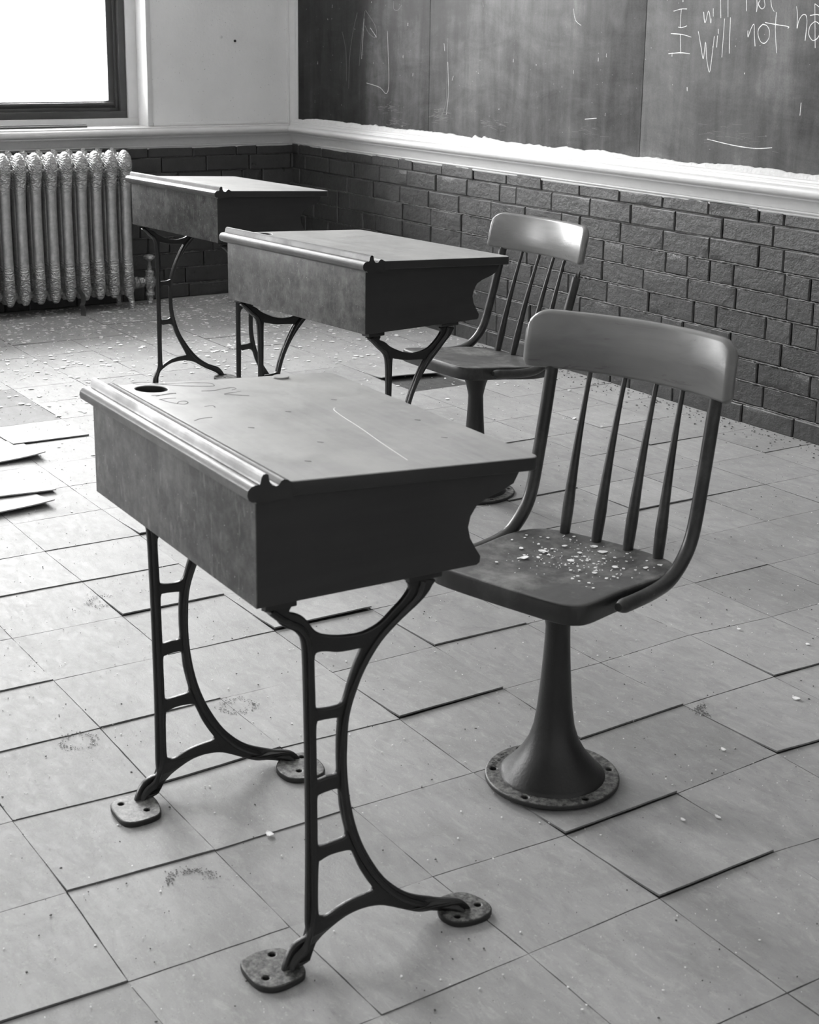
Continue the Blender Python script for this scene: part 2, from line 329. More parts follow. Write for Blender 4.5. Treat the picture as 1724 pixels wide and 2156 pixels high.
CHALK=[
[(-3.6602, 1.2383), (-3.6278, 1.2444), (-3.5999, 1.2448)] ,
[(-3.6255, 1.245), (-3.6263, 1.1895)] ,
[(-3.6358, 1.1904), (-3.6197, 1.1886), (-3.5955, 1.1942)] ,
[(-3.6204, 1.2838), (-3.6198, 1.2653)] ,
[(-3.5251, 1.2356), (-3.5163, 1.203), (-3.5038, 1.2385), (-3.4916, 1.203), (-3.4905, 1.2158)] ,
[(-3.4844, 1.246), (-3.4821, 1.2218)] ,
[(-3.4573, 1.2877), (-3.4494, 1.2172)] ,
[(-3.4254, 1.2873), (-3.4191, 1.2202)] ,
[(-3.3482, 1.2803), (-3.3439, 1.2369)] ,
[(-3.3034, 1.2346), (-3.3021, 1.2507), (-3.3071, 1.2798)] ,
[(-3.2896, 1.2709), (-3.2973, 1.2565), (-3.2827, 1.243), (-3.2712, 1.2519), (-3.2775, 1.2737)] ,
[(-3.2515, 1.2791), (-3.2445, 1.2503), (-3.2328, 1.2352)] ,
[(-3.6673, 1.1705), (-3.6142, 1.1678), (-3.574, 1.1604)] ,
[(-3.6235, 1.1677), (-3.6162, 1.11)] ,
[(-3.6731, 1.1084), (-3.6188, 1.1125), (-3.5757, 1.1101)] ,
[(-3.5435, 1.1775), (-3.5281, 1.1331), (-3.5144, 1.0964), (-3.509, 1.1472), (-3.5002, 1.0998), (-3.4837, 1.0571), (-3.477, 1.1064), (-3.4724, 1.1643)] ,
[(-3.4575, 1.1856), (-3.4561, 1.1705)] ,
[(-3.4584, 1.1659), (-3.4596, 1.131)] ,
[(-3.4331, 1.2157), (-3.4344, 1.1023)] ,
[(-3.4086, 1.2193), (-3.406, 1.1498), (-3.4039, 1.1138)] ,
[(-3.3327, 1.1817), (-3.3308, 1.1625), (-3.3209, 1.1862), (-3.3096, 1.1995), (-3.3053, 1.1686), (-3.2992, 1.1363)] ,
[(-3.2743, 1.1996), (-3.2895, 1.1864), (-3.2899, 1.1688), (-3.2776, 1.1498), (-3.2607, 1.1462), (-3.2465, 1.1604), (-3.246, 1.1808), (-3.2573, 1.1952), (-3.2743, 1.1996)] ,
[(-3.2237, 1.2334), (-3.2224, 1.1809), (-3.2108, 1.1183)] ,
[(-3.2657, 1.2045), (-3.2169, 1.1983), (-3.173, 1.1932), (-3.1749, 1.1886)] ,
[(-3.1477, 1.2496), (-3.1411, 1.224), (-3.1393, 1.1885), (-3.1345, 1.2098), (-3.1224, 1.2254), (-3.1087, 1.2239), (-3.1032, 1.2014), (-3.1052, 1.1546)] ,
[(-3.094, 1.2239), (-3.0667, 1.2266), (-3.0574, 1.2182), (-3.052, 1.1819), (-3.048, 1.1735)] ,
[(-3.0731, 1.2084), (-3.0902, 1.1957), (-3.0936, 1.1731), (-3.0783, 1.1563), (-3.0615, 1.1607), (-3.0517, 1.1762), (-3.0553, 1.1986), (-3.0731, 1.2084)] ,
[(-3.0794, 1.256), (-3.0653, 1.1353)] ,
[(-3.0794, 1.256), (-3.0556, 1.2433)] ,
[(-3.1019, 0.982), (-3.1028, 0.9456)] ,
[(-3.4758, 0.8553), (-3.3942, 0.8466), (-3.3281, 0.8417), (-3.2638, 0.8409), (-3.2018, 0.8473)] ,
[(-3.334, 1.0597), (-3.3357, 1.0552)] ,
[(-3.579, 1.009), (-3.5774, 0.9965)] ,
[[(-5.5164, 0.9571), (-5.4123, 0.9431), (-5.3585, 0.9202), (-5.3403, 0.9729), (-5.3557, 1.1685)], [(-4.1602, 1.2487), (-4.146, 1.2111), (-4.115, 1.1939)], [(-4.8745, 1.005), (-4.8823, 0.9874)], [(-4.9422, 1.1248), (-4.937, 1.096)], [(-4.9181, 0.8575), (-4.9061, 0.9401), (-4.9144, 1.056)], [(-5.5392, 1.2172), (-5.5576, 1.0545)], [(-5.4892, 1.1802), (-5.4396, 1.1434)], [(-5.8024, 1.2751), (-5.8051, 1.2623)], [(-3.968, 0.9103), (-3.9689, 0.9)], [(-4.0743, 0.8843), (-4.012, 0.8906)]] ]
CARVE=[[[-0.2872, 0.0669], [-0.287, 0.0862], [-0.2662, 0.1064], [-0.2464, 0.134], [-0.2346, 0.1651], [-0.2366, 0.1768], [-0.2564, 0.1748], [-0.2676, 0.131], [-0.27, 0.0795], [-0.2824, 0.0679]], [[-0.1994, 0.0629], [-0.1968, 0.0779], [-0.2041, 0.1018]], [[-0.1919, 0.0667], [-0.2048, 0.0928], [-0.2002, 0.1007]], [[-0.1705, 0.0625], [-0.1739, 0.0776], [-0.1725, 0.0886]], [[-0.172, 0.0643], [-0.1531, 0.069], [-0.1394, 0.0769], [-0.133, 0.0844], [-0.1402, 0.0932], [-0.1501, 0.094], [-0.1509, 0.0852], [-0.1403, 0.0773]], [[-0.2062, 0.143], [-0.2048, 0.1615], [-0.2126, 0.182], [-0.2161, 0.1958], [-0.2074, 0.1987], [-0.2006, 0.1887]], [[-0.1793, 0.1668], [-0.1835, 0.1807], [-0.1889, 0.1978]], [[-0.1755, 0.165], [-0.1658, 0.1821], [-0.1571, 0.1961]], [[-0.0361, 0.0576], [-0.0459, 0.0724], [-0.0471, 0.0884]], [[-0.1111, 0.1056], [-0.1139, 0.1184], [-0.1022, 0.1177]]]
SCR=[[-0.0509, 0.2794], [-0.0375, 0.2708], [0.0023, 0.2624], [0.0751, 0.2515], [0.138, 0.2397], [0.1942, 0.2304], [0.2388, 0.2234]]
CORN={ (0,0):(0.0013,0.0008),(0,-1):(0.0082,-0.0001),(1,-1):(0.0076,-0.0028),(1,1):(-0.0051,0.0082),(0,1):(0.0009,0.0013),(0,2):(-0.0129,0.0153),(1,2):(-0.0083,0.0099),(2,1):(-0.0109,0.0122),(3,0):(-0.0186,0.0048),(2,0):(0.0037,0.0036),(3,-1):(-0.0150,0.0066),(3,-2):(-0.0066,0.0016),(1,-2):(0.0051,0.0011),(2,-2):(0.0024,-0.0016),(2,-1):(0.0109,0.0022),(-1,0):(0.0005,0.0021),(-1,-1):(0.0061,-0.0018),(1,-3):(0.0080,-0.0058),(2,-3):(0.0059,-0.0044),(0,-3):(0.0115,-0.0050),(2,-4):(0.0063,-0.0058),(1,0):(0.0060,-0.0079) }

# ================================================================ SETTING
TX0, TY0, TS = -2.0291, 1.5261, 0.2286
# floor: subfloor and the worn grid of linoleum tiles, some missing, some with lifted edges
bm = bmesh.new()
box(bm, XL - 0.3, XB + 0.1, YB - 0.1, YR + 0.3, -0.12, 0.0)
sub = obj('subfloor', bm, 'subfloor', None, False)
rt = random.Random(11)
MISSING = {(-10, 5)}
OLD = {(-11, -1), (-12, -1), (-11, -2)}       # older, browner tiles
LIFT = {(-1, -1): (0.0065, 1), (-2, 0): (0.004, 1), (1, -1): (0.006, 2), (2, -1): (0.0055, 1), (1, 1): (0.005, 1), (0, 0): (0.0035, 1), (-1, -3): (0.004, 1),
        (0, -4): (0.003, 1), (1, -5): (0.004, 1), (-3, -1): (0.008, 1), (0, -3): (0.002, 1), (-4, -2): (0.005, 1), (-6, -1): (0.006, 1), (-10, -1): (0.006, 1),
        (-3, -4): (0.004, 1), (-5, -3): (0.003, 1), (-3, 2): (0.004, 1), (-5, 3): (0.004, 1), (-7, 4): (0.003, 1), (-4, 4): (0.005, 1), (0, 2): (0.004, 1), (2, 1): (0.004, 1), (-2, -3): (0.003, 1)}
I0, I1, J0, J1 = -18, 12, -16, 8
cor = {}
for i in range(I0, I1 + 1):
    for j in range(J0, J1 + 1):
        if (i, j) in CORN: dx, dy = CORN[(i, j)]
        else: dx, dy = rt.uniform(-0.002, 0.002), rt.uniform(-0.002, 0.002)
        cor[(i, j)] = Vector((TX0 + i * TS + dx, TY0 + j * TS + dy, 0))
bm = bmesh.new(); tints = []
for i in range(I0, I1):
    for j in range(J0, J1):
        ctr = (cor[(i, j)] + cor[(i + 1, j + 1)]) / 2
        if (i, j) in MISSING: continue
        zs = [0.0026 + rt.uniform(0, 0.0008) for _ in range(4)]
        if (i, j) in LIFT:
            h_, md = LIFT[(i, j)]
            zs[1] += h_; zs[2] += h_ * rt.uniform(0.6, 1.0)
            if md == 2: zs = [0.0028, 0.0085, 0.0085, 0.0030]
        elif rt.random() < 0.25: zs[1] += rt.uniform(0, 0.0025); zs[2] += rt.uniform(0, 0.0018)
        gap = rt.uniform(0.0002, 0.0011)
        pts = [cor[(i, j)], cor[(i + 1, j)], cor[(i + 1, j + 1)], cor[(i, j + 1)]]
        top = []
        for p, z in zip(pts, zs):
            q = p + (ctr - p) * (gap * 2 / TS); q.z = z; top.append(q)
        N = 8; rough_e = [[None] * (N + 1) for _ in range(N + 1)]
        for a in range(N + 1):
            for b in range(N + 1):
                u, w = a / N, b / N
                P = top[0] * (1 - u) * (1 - w) + top[1] * u * (1 - w) + top[2] * u * w + top[3] * (1 - u) * w
                if (i, j) in LIFT: P.z -= 0.5 * (P.z - 0.0028) * (1 - u ** 3) * 0.9
                if a in (0, N) or b in (0, N): P.x += rt.uniform(-1, 1) * 0.0005; P.y += rt.uniform(-1, 1) * 0.0005
                rough_e[a][b] = bm.verts.new(P)
        tv = rt.uniform(0.9, 1.06) * (0.55 if (i, j) in OLD else 1)
        for a in range(N):
            for b in range(N): bm.faces.new((rough_e[a][b], rough_e[a + 1][b], rough_e[a + 1][b + 1], rough_e[a][b + 1])); tints.append(tv)
        ring = [rough_e[a][0] for a in range(N + 1)] + [rough_e[N][b] for b in range(1, N + 1)] + [rough_e[a][N] for a in range(N - 1, -1, -1)] + [rough_e[0][b] for b in range(N - 1, 0, -1)]
        low = [bm.verts.new((v.co.x, v.co.y, max(0.0001, v.co.z - 0.003))) for v in ring]
        for k in range(len(ring)):
            kk = (k + 1) % len(ring); bm.faces.new((ring[k], low[k], low[kk], ring[kk])); tints.append(tv * 0.55)
me = bpy.data.meshes.new('floor'); bm.to_mesh(me); bm.free(); set_tint(me, tints)
floor = link('floor', me, 'tile', None, True, 30); struct(floor)
sub.parent = floor

# brick dado, built brick by brick in one mesh per wall
def brick_wall(name, length, mapf, seed, rows, startoff):
    rb = random.Random(seed); bm = bmesh.new(); tl = []
    def quad(ps, t): bm.faces.new([bm.verts.new(mapf(*p)) for p in ps]); tl.append(t)
    quad([(0, 0.0, 0), (length, 0.0, 0), (length, 0.0, rows[-1]), (0, 0.0, rows[-1])], 0.62)
    for r in range(len(rows) - 1):
        z0, z1 = rows[r] + 0.0018, rows[r + 1] - 0.0018
        a = -rb.uniform(0, 0.2) if r != 8 else -0.08
        prot = 0.011 + (0.006 if r == 0 else 0) + (0.002 if r >= 8 else 0)
        while a < length:
            w = 0.213 if rb.random() < 0.78 else 0.102
            a0, a1 = max(a, 0) + 0.002, min(a + w, length) - 0.002
            a += w
            if a1 - a0 < 0.01: continue
            t = rb.uniform(0.86, 1.12); o = prot + rb.uniform(-0.002, 0.002); bv = 0.0035
            dz = rb.uniform(-0.0012, 0.0012); tilt = rb.uniform(-0.0012, 0.0012)
            nx = max(2, int((a1 - a0) / 0.03)); nz = 3
            g_ = []
            for ix in range(nx + 1):
                col = []
                for iz in range(nz + 1):
                    aa = a0 + (a1 - a0) * ix / nx; zz = z0 + dz + (z1 - z0) * iz / nz
                    ed = ix in (0, nx) or iz in (0, nz)
                    if ix in (0, nx): aa += (bv if ix == 0 else -bv)
                    if iz in (0, nz): zz += (bv if iz == 0 else -bv)
                    oo = o + tilt * (ix / nx - 0.5) * 2 + rb.uniform(-0.0007, 0.0007)
                    col.append(bm.verts.new(mapf(aa, oo, zz)))
                g_.append(col)
            for ix in range(nx):
                for iz in range(nz): bm.faces.new((g_[ix][iz], g_[ix + 1][iz], g_[ix + 1][iz + 1], g_[ix][iz + 1])); tl.append(t)
            ring = [g_[ix][0] for ix in range(nx + 1)] + [g_[nx][iz] for iz in range(1, nz + 1)] + [g_[ix][nz] for ix in range(nx - 1, -1, -1)] + [g_[0][iz] for iz in range(nz - 1, 0, -1)]
            rc = []
            ringi = [(ix, 0) for ix in range(nx + 1)] + [(nx, iz) for iz in range(1, nz + 1)] + [(ix, nz) for ix in range(nx - 1, -1, -1)] + [(0, iz) for iz in range(nz - 1, 0, -1)]
            mid = []; base = []
            for ix, iz in ringi:
                aa = a0 + (a1 - a0) * ix / nx; zz = z0 + dz + (z1 - z0) * iz / nz; jit = rb.uniform(-0.0012, 0.0012)
                ed = 0.0
                mid.append(bm.verts.new(mapf(aa, o - 0.003 + jit, zz + rb.uniform(-0.0008, 0.0008)))); base.append(bm.verts.new(mapf(aa, 0.0, zz)))
            n = len(ring)
            for k in range(n):
                q = (k + 1) % n
                bm.faces.new((ring[k], mid[k], mid[q], ring[q])); tl.append(t * 1.15)
                bm.faces.new((mid[k], base[k], base[q], mid[q])); tl.append(t * 0.8)
    for r in range(1, len(rows) - 1):       # squeezed out mortar, painted over
        a = 0.0; P = []; big = 1.0 if r < 8 else 0.45
        while a < length:
            P.append((a, 0.0092 + rb.uniform(0, 0.0024) * big, rows[r] + rb.uniform(-0.0009, 0.0012), (0.0018 + rb.uniform(0, 0.0022) * (rb.random() < 0.6)) * big)); a += rb.uniform(0.006, 0.012)
        n0 = len(bm.faces)
        rings = [[mapf(a_, o_ + q_ * math.cos(t_), z_ + q_ * math.sin(t_)) for t_ in (-1.2, -0.4, 0.4, 1.2, 2.6)] for a_, o_, z_, q_ in P]
        loft(bm, rings, True, False); bm.faces.ensure_lookup_table(); tl += [rb.choice((1.2, 1.3, 3.2, 1.2, 2.2)) for _ in range(len(bm.faces) - n0)]  # random pale tints paint window-light glints onto the ridges
    me = bpy.data.meshes.new(name); bm.normal_update(); bm.to_mesh(me); bm.free(); set_tint(me, tl)
    return link(name, me, 'brick', None, True, 25)
ROWS = [0, 0.062, 0.133, 0.202, 0.274, 0.346, 0.416, 0.486, 0.556, 0.622, 0.668]
wr = bmesh.new(); box(wr, XL - 0.3, XB + 0.1, YR, YR + 0.25, 0.0, ZC)
wall_r = struct(obj('wall_right', wr, 'wall', None, False))
br = brick_wall('brick_dado', XB - XL, lambda a, o, z: (XL + a, YR - 0.001 - o, z), 5, ROWS, 0); br.parent = wall_r
wl = bmesh.new()
box(wl, XL - 0.3, XL, YB, YR, 0.0, WZ0 - 0.004); box(wl, XL - 0.3, XL, YB, YR, WZ1, ZC)
ys = [YB] + [v for w in sorted(WIN) for v in w] + [YR]
for k in range(0, len(ys), 2): box(wl, XL - 0.3, XL, ys[k], ys[k + 1], WZ0 - 0.004, WZ1)
wall_l = struct(obj('wall_left', wl, 'wall', None, False))
bl_ = brick_wall('brick_dado', YR - YB, lambda a, o, z: (XL + 0.001 + o, YR - a, z), 9, ROWS, 0); bl_.parent = wall_l
b = bmesh.new(); box(b, XB, XB + 0.2, YB, YR, 0, ZC); struct(obj('wall_behind', b, 'wall', None, False))
b = bmesh.new(); box(b, XL - 0.3, XB + 0.2, YB - 0.2, YB, 0, ZC); struct(obj('wall_front', b, 'wall', None, False))
b = bmesh.new(); box(b, XL - 0.3, XB + 0.2, YB - 0.2, YR + 0.25, ZC, ZC + 0.15); struct(obj('ceiling', b, 'ceiling', None, False))

# moulded chair rail / window stool round two walls, mitred in the corner
PROF = [(0.0, 0.6585), (0.013, 0.6585), (0.015, 0.663), (0.013, 0.666), (0.017, 0.667), (0.020, 0.671), (0.017, 0.675), (0.020, 0.677), (0.022, 0.684), (0.027, 0.696), (0.036, 0.707), (0.044, 0.711),
        (0.045, 0.716), (0.049, 0.717), (0.055, 0.719), (0.061, 0.725), (0.0635, 0.733), (0.062, 0.741), (0.056, 0.747), (0.050, 0.7485)]
def sweep_rail(name, prof, to_p, ends):
    bm = bmesh.new(); rings = [[to_p(e, o, z) for o, z in prof] for e in ends]
    loft(bm, rings, False, False); return obj(name, bm, 'trim', None, True, 35)
PL = PROF + [(0.049, 0.7535), (-0.002, 0.7565)]
PR = PROF + [(0.046, 0.7495), (0.044, 0.754), (0.038, 0.7545), (0.037, 0.759), (0.028, 0.7605), (0.026, 0.766), (0.016, 0.768), (0.013, 0.7745), (-0.002, 0.776)]
t1 = sweep_rail('trim_1', PL, lambda e, o, z: (XL + o, (YR - o) if e else YB, z), [0, 1]); struct(t1)
t2 = sweep_rail('trim_2', PR, lambda e, o, z: ((XL + o) if not e else XB, YR - o, z), [0, 1]); struct(t2)
# corner moulding (vertical)
b = bmesh.new()
CP = [(0.0, -0.032), (0.008, -0.032), (0.010, -0.028), (0.007, -0.025), (0.012, -0.022), (0.016, -0.017), (0.014, -0.010)]
pts = [(XL + 0.0, YR - 0.034), (XL + 0.009, YR - 0.034), (XL + 0.012, YR - 0.029), (XL + 0.009, YR - 0.026), (XL + 0.014, YR - 0.022), (XL + 0.018, YR - 0.018), (XL + 0.022, YR - 0.016), (XL + 0.027, YR - 0.013),
       (XL + 0.033, YR - 0.016), (XL + 0.040, YR - 0.013), (XL + 0.042, YR - 0.008), (XL + 0.050, YR - 0.011), (XL + 0.056, YR - 0.008), (XL + 0.057, YR)]
loft(b, [[(x, y, z) for x, y in pts] for z in (0.755, ZC)], False, False); struct(obj('trim_3', b, 'trim', None, True, 30))
# ragged plaster line above the rail, under the chalkboard
b = bmesh.new(); xx = XL + 0.06; lowr, up_ = [], []
rp = random.Random(3); hh = 0.004
while xx < XB:
    hh = max(0.001, min(0.012, hh + rp.uniform(-0.003, 0.003)))
    if rp.random() < 0.02: hh = 0.016
    lowr.append((xx, YR - 0.016, 0.768)); up_.append((xx, YR - 0.013, 0.7745 + hh)); xx += 0.012
loft(b, [lowr, up_, [(p[0], YR - 0.006, p[2] + 0.001) for p in up_]], False, False); struct(obj('trim_4', b, 'plaster', None, True, 60))

# windows: white stool and stops, dark sash in steps, glass
for k, (ya, yb) in enumerate(WIN):
    b = bmesh.new(); X = XL - 0.10
    box(b, XL - 0.3, X, ya, yb, WZ0 - 0.003, 0.787, 0.002); box(b, XL - 0.3, X, yb - 0.046, yb, 0.787, WZ1, 0.002); box(b, XL - 0.3, X, ya, ya + 0.046, 0.787, WZ1, 0.002)
    box(b, XL - 0.3, X, ya + 0.046, yb - 0.046, WZ1 - 0.05, WZ1, 0.002)
    box(b, XL, XL + 0.006, yb, yb + 0.022, WZ0, WZ1 + 0.02, 0.002); box(b, XL, XL + 0.006, ya - 0.022, ya, WZ0, WZ1 + 0.02, 0.002)
    box(b, XL - 0.1, XL + 0.004, ya, yb, WZ0 - 0.006, WZ0 - 0.0005, 0.001)
    w = struct(obj('window_%d' % (k + 1), b, 'trim', None, True, 30))
    b = bmesh.new(); y0, y1, z0, z1 = ya + 0.046, yb - 0.046, 0.787, WZ1 - 0.05
    def ring(x0, x1, i0, i1, b=b, y0=y0, y1=y1, z0=z0, z1=z1):
        box(b, x0, x1, y0 + i0, y1 - i0, z0 + i0, z0 + i1, 0.002); box(b, x0, x1, y0 + i0, y1 - i0, z1 - i1, z1 - i0, 0.002)
        box(b, x0, x1, y0 + i0, y0 + i1, z0 + i1, z1 - i1, 0.002); box(b, x0, x1, y1 - i1, y1 - i0, z0 + i1, z1 - i1, 0.002)
    ring(X - 0.05, X - 0.012, 0.0, 0.030); ring(X - 0.075, X - 0.035, 0.028, 0.044); ring(X - 0.085, X - 0.045, 0.042, 0.072)
    box(b, X - 0.046, X - 0.030, y0 + 0.06, y1 - 0.052, z0 + 0.056, z0 + 0.066, 0.002)
    box(b, X - 0.09, X - 0.05, y0 + 0.06, y1 - 0.06, (z0 + z1) / 2 - 0.02, (z0 + z1) / 2 + 0.02, 0.002)
    sash = obj('sash', b, 'darkframe', w, True, 30)
    b = bmesh.new(); box(b, X - 0.068, X - 0.064, y0 + 0.07, y1 - 0.07, z0 + 0.07, z1 - 0.07); obj('pane', b, 'glass', w, False)
# wall panel edge line near the chair rail and the loose dark strip on the stool
b = bmesh.new(); box(b, XL, XL + 0.004, 2.655, YR - 0.03, 0.757, 0.770, 0.0015); struct(obj('trim_5', b, 'wall', None, True, 30))

# ================================================================ CHALKBOARD
cb = thing('chalkboard', 'long dark slate chalkboard with pale chalk handwriting on the brick wall', 'chalkboard', (XL + 0.057, YR - 0.006, 0.776))
def cbl(p): return (p[0] - (XL + 0.057), p[1] - (YR - 0.006), p[2] - 0.776)
seams = [XL + 0.058, -5.042, -3.787, -2.53, -1.28, -0.03, 1.2]
for a0, a1 in zip(seams, seams[1:]):
    b = bmesh.new(); box(b, a0 + 0.0012, a1 - 0.0012, YR - 0.007, YR, 0.772, 2.0, 0.0008)
    bmesh.ops.translate(b, verts=b.verts, vec=Vector(cbl((0, 0, 0))))
    o = obj('slate_panel', b, 'slate', cb, True, 30)
for ln in CHALK[:-1] + CHALK[-1]:
    b = bmesh.new()
    P = smooth_path([Vector((x, YR - 0.0074, z)) for x, z in ln], 5) if len(ln) > 2 else [Vector((x, YR - 0.0074, z)) for x, z in ln]
    P = [Vector(cbl(p)) for p in P]; big_ = ln[0][0] > -3.7 and ln not in CHALK[-1]
    rad_ = 0.0015 if big_ else 0.0008
    tube(b, P, [rad_ * (0.75 + 0.4 * noise.noise(p * 40)) for p in P], 6, 1.0, Vector((0, 1, 0)), True, 1.0)
    for v in b.verts: v.co.y = (YR - 0.0071) - (YR - 0.006) + (v.co.y + 0.0014) * 0.25
    obj('chalk_stroke', b, 'chalk', cb, False)
FAINT = [[(-5.5334, 1.2461), (-5.5579, 1.1441), (-5.5774, 1.0252)], [(-5.5284, 1.2511), (-5.4521, 1.1904), (-5.4396, 1.1552), (-5.4564, 1.1425), (-5.5019, 1.1599), (-5.5328, 1.1902)], [(-5.5949, 1.2412), (-5.6306, 1.159), (-5.6562, 1.0599), (-5.6639, 0.9284)], [(-5.7206, 1.1636), (-5.6882, 1.0855), (-5.6822, 0.9594)], [(-5.3091, 1.2843), (-5.3085, 1.2549), (-5.2779, 1.2498), (-5.2499, 1.2692)], [(-4.9169, 1.145), (-4.918, 1.0031), (-4.9216, 0.9073), (-4.9505, 0.8505)], [(-4.6926, 1.2738), (-4.6879, 1.258)]]
for ln in FAINT:
    b = bmesh.new(); P = [Vector(cbl(p)) for p in smooth_path([Vector((x, YR - 0.0074, z)) for x, z in ln], 6)]
    tube(b, P, 0.0009, 5, 1.0, Vector((0, 1, 0)))
    for v in b.verts: v.co.y = (YR - 0.0071) - (YR - 0.006) + (v.co.y + 0.0014) * 0.25
    obj('chalk_stroke', b, 'faintchalk', cb, False)
b = bmesh.new(); rh = random.Random(8)       # rubbed scuffs low on the slate
for cx_, cz_, sx_, sz_, n_ in ((-5.35, 0.862, 0.10, 0.016, 26), (-4.98, 0.856, 0.07, 0.022, 60), (-4.62, 0.835, 0.10, 0.018, 18), (-4.05, 0.85, 0.08, 0.02, 12), (-3.4, 0.87, 0.18, 0.03, 26), (-5.28, 0.805, 0.10, 0.016, 30)):
    for _ in range(n_):
        x = rh.gauss(cx_, sx_ * 0.5); z = max(0.785, rh.gauss(cz_, sz_ * 0.6)); L = rh.uniform(0.01, 0.05); w_ = rh.uniform(0.0003, 0.0007); t_ = rh.gauss(0.05, 0.12)
        b.faces.new([b.verts.new(cbl(p)) for p in ((x, YR - 0.0074, z), (x + L, YR - 0.0074, z + L * t_), (x + L, YR - 0.0074, z + L * t_ + w_), (x, YR - 0.0074, z + 2 * w_))])
o = obj('scuffs', b, 'faintchalk', cb, False); o['kind'] = 'stuff'
b = bmesh.new(); rc_ = random.Random(21)
for k in range(60):
    x = rc_.uniform(-6.05, -2.6); z = rc_.uniform(0.79, 1.5); L = rc_.choice((0.002, 0.003, 0.005, 0.012)); w_ = rc_.uniform(0.0004, 0.0011)
    q = [cbl((x - w_, YR - 0.0074, z)), cbl((x + w_, YR - 0.0074, z)), cbl((x + w_ * 1.2, YR - 0.0074, z + L)), cbl((x - w_ * 0.5, YR - 0.0074, z + L))]
    b.faces.new([b.verts.new(p) for p in q])
o = obj('paint_drips', b, 'chalk', cb, False); o['kind'] = 'stuff'

# ================================================================ DESKS
def plate_mesh(pts, holes, z0, z1, hr=0.0042):
    L = smooth_path([(p[0], p[1], 0) for p in pts], 4, True)
    A = sum(L[k - 1].x * L[k].y - L[k].x * L[k - 1].y for k in range(len(L)))
    loops = [[(p.x, p.y) for p in L]]
    for hx, hy in holes: loops.append([(hx + hr * math.cos(t * math.pi / 8), hy + hr * math.sin(t * math.pi / 8)) for t in range(16)])
    me = flat_curve(loops, z1 - z0, 0.0022, 2)
    return mesh_map(me, lambda c: Vector((c.x, c.y, c.z + (z0 + z1) / 2)))
HW, DB, ZB, ZTF = 0.2688, 0.316, 0.503, 0.645
def topz(y): return 0.656 - 0.018 * max(0, min(1.1, (y - 0.042) / 0.356))
def make_desk(label, dz=0.0, LO=None, LH=None):
    up = lambda o_: [setattr(v, 'co', v.co + Vector((0, 0, dz))) for v in o_.data.vertices] if dz else None
    root = thing('school_desk', label, 'desk', (0, 0, 0), 0.0)
    # side panels with the ogee cut towards the pupil
    oge = [(0.0010, 0.503), (0.311, 0.503), (0.3155, 0.506), (0.3165, 0.514), (0.308, 0.527), (0.300, 0.541), (0.2965, 0.556), (0.300, 0.570), (0.309, 0.583), (0.325, 0.5905), (0.347, 0.5965), (0.365, 0.604), (0.373, 0.618), (0.373, 0.6215), (0.042, 0.638), (0.0010, 0.642)]
    for s in (1, -1):
        me = flat_curve([oge], 0.016, 0.0008, 1)
        mesh_map(me, lambda c: Vector((s * (HW - 0.008) + c.z, c.x, c.y)))
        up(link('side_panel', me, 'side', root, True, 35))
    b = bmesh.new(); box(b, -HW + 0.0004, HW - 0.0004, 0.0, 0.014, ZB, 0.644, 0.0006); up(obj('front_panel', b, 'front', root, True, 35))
    b = bmesh.new(); box(b, -HW + 0.015, HW - 0.015, 0.013, 0.300, ZB + 0.003, ZB + 0.014, 0.001); up(obj('bottom_panel', b, 'side', root, True, 35))
    # sloping top with the inkwell hole
    ov = 0.012; x0, x1, y0, y1 = -HW - ov, HW + ov, 0.040, 0.398
    rc = 0.014; out = []
    for cx, cy, a0 in ((x1 - 0.004, y0 + 0.001, -90), (x1 - rc, y1 - rc, 0), (x0 + rc, y1 - rc, 90), (x0 + 0.004, y0 + 0.001, 180)):
        r_ = rc if cy > 0.2 else 0.001
        for t in range(0, 91, 15): out.append((cx + r_ * math.cos(math.radians(a0 + t)), cy + r_ * math.sin(math.radians(a0 + t))))
    hole = [(-0.241 + 0.0235 * math.cos(t * math.pi / 16), 0.0795 + 0.0235 * math.sin(t * math.pi / 16)) for t in range(32)]
    me = flat_curve([out, hole], 0.018, 0.0018, 2); mesh_map(me, lambda c: Vector((c.x, c.y, c.z - 0.009 + topz(c.y))))
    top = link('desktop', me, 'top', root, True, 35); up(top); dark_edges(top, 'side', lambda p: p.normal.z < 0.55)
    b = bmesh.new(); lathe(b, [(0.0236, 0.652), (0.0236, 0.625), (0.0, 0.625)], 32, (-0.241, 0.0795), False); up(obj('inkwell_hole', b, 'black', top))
    # moulded pencil ledge
    pr = [(0.042, 0.638), (0.0, 0.636), (-0.0035, 0.6362), (-0.0050, 0.6385), (-0.0095, 0.6390), (-0.0138, 0.6420), (-0.0155, 0.6475), (-0.0145, 0.6530), (-0.0105, 0.6573), (-0.005, 0.6588), (0.0002, 0.6588), (0.0015, 0.6610), (0.0025, 0.6665), (0.0048, 0.6700), (0.0085, 0.6707), (0.0115, 0.6690), (0.0128, 0.6610), (0.016, 0.6560), (0.021, 0.6540), (0.0245, 0.6550),
          (0.0275, 0.6590), (0.0315, 0.6608), (0.036, 0.6598), (0.0395, 0.6570), (0.042, 0.6562)]
    b = bmesh.new(); sx = [-1, 1]; xs = [-(HW + ov) + (2 * (HW + ov)) * k / 24 for k in range(25)]
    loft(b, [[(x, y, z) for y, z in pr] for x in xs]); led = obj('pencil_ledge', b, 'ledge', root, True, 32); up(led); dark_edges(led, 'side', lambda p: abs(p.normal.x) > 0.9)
    # cast iron leg frames
    out = smooth_path([(y, max(0.006, z), 0) for y, z in (LO or LEG_OUT)], 3, True); loops = [[(p.x, p.y) for p in out]]
    for H in (LH or LEG_HOLES): loops.append([(p.x, p.y) for p in smooth_path([(y, z, 0) for y, z in H], 3, True)])
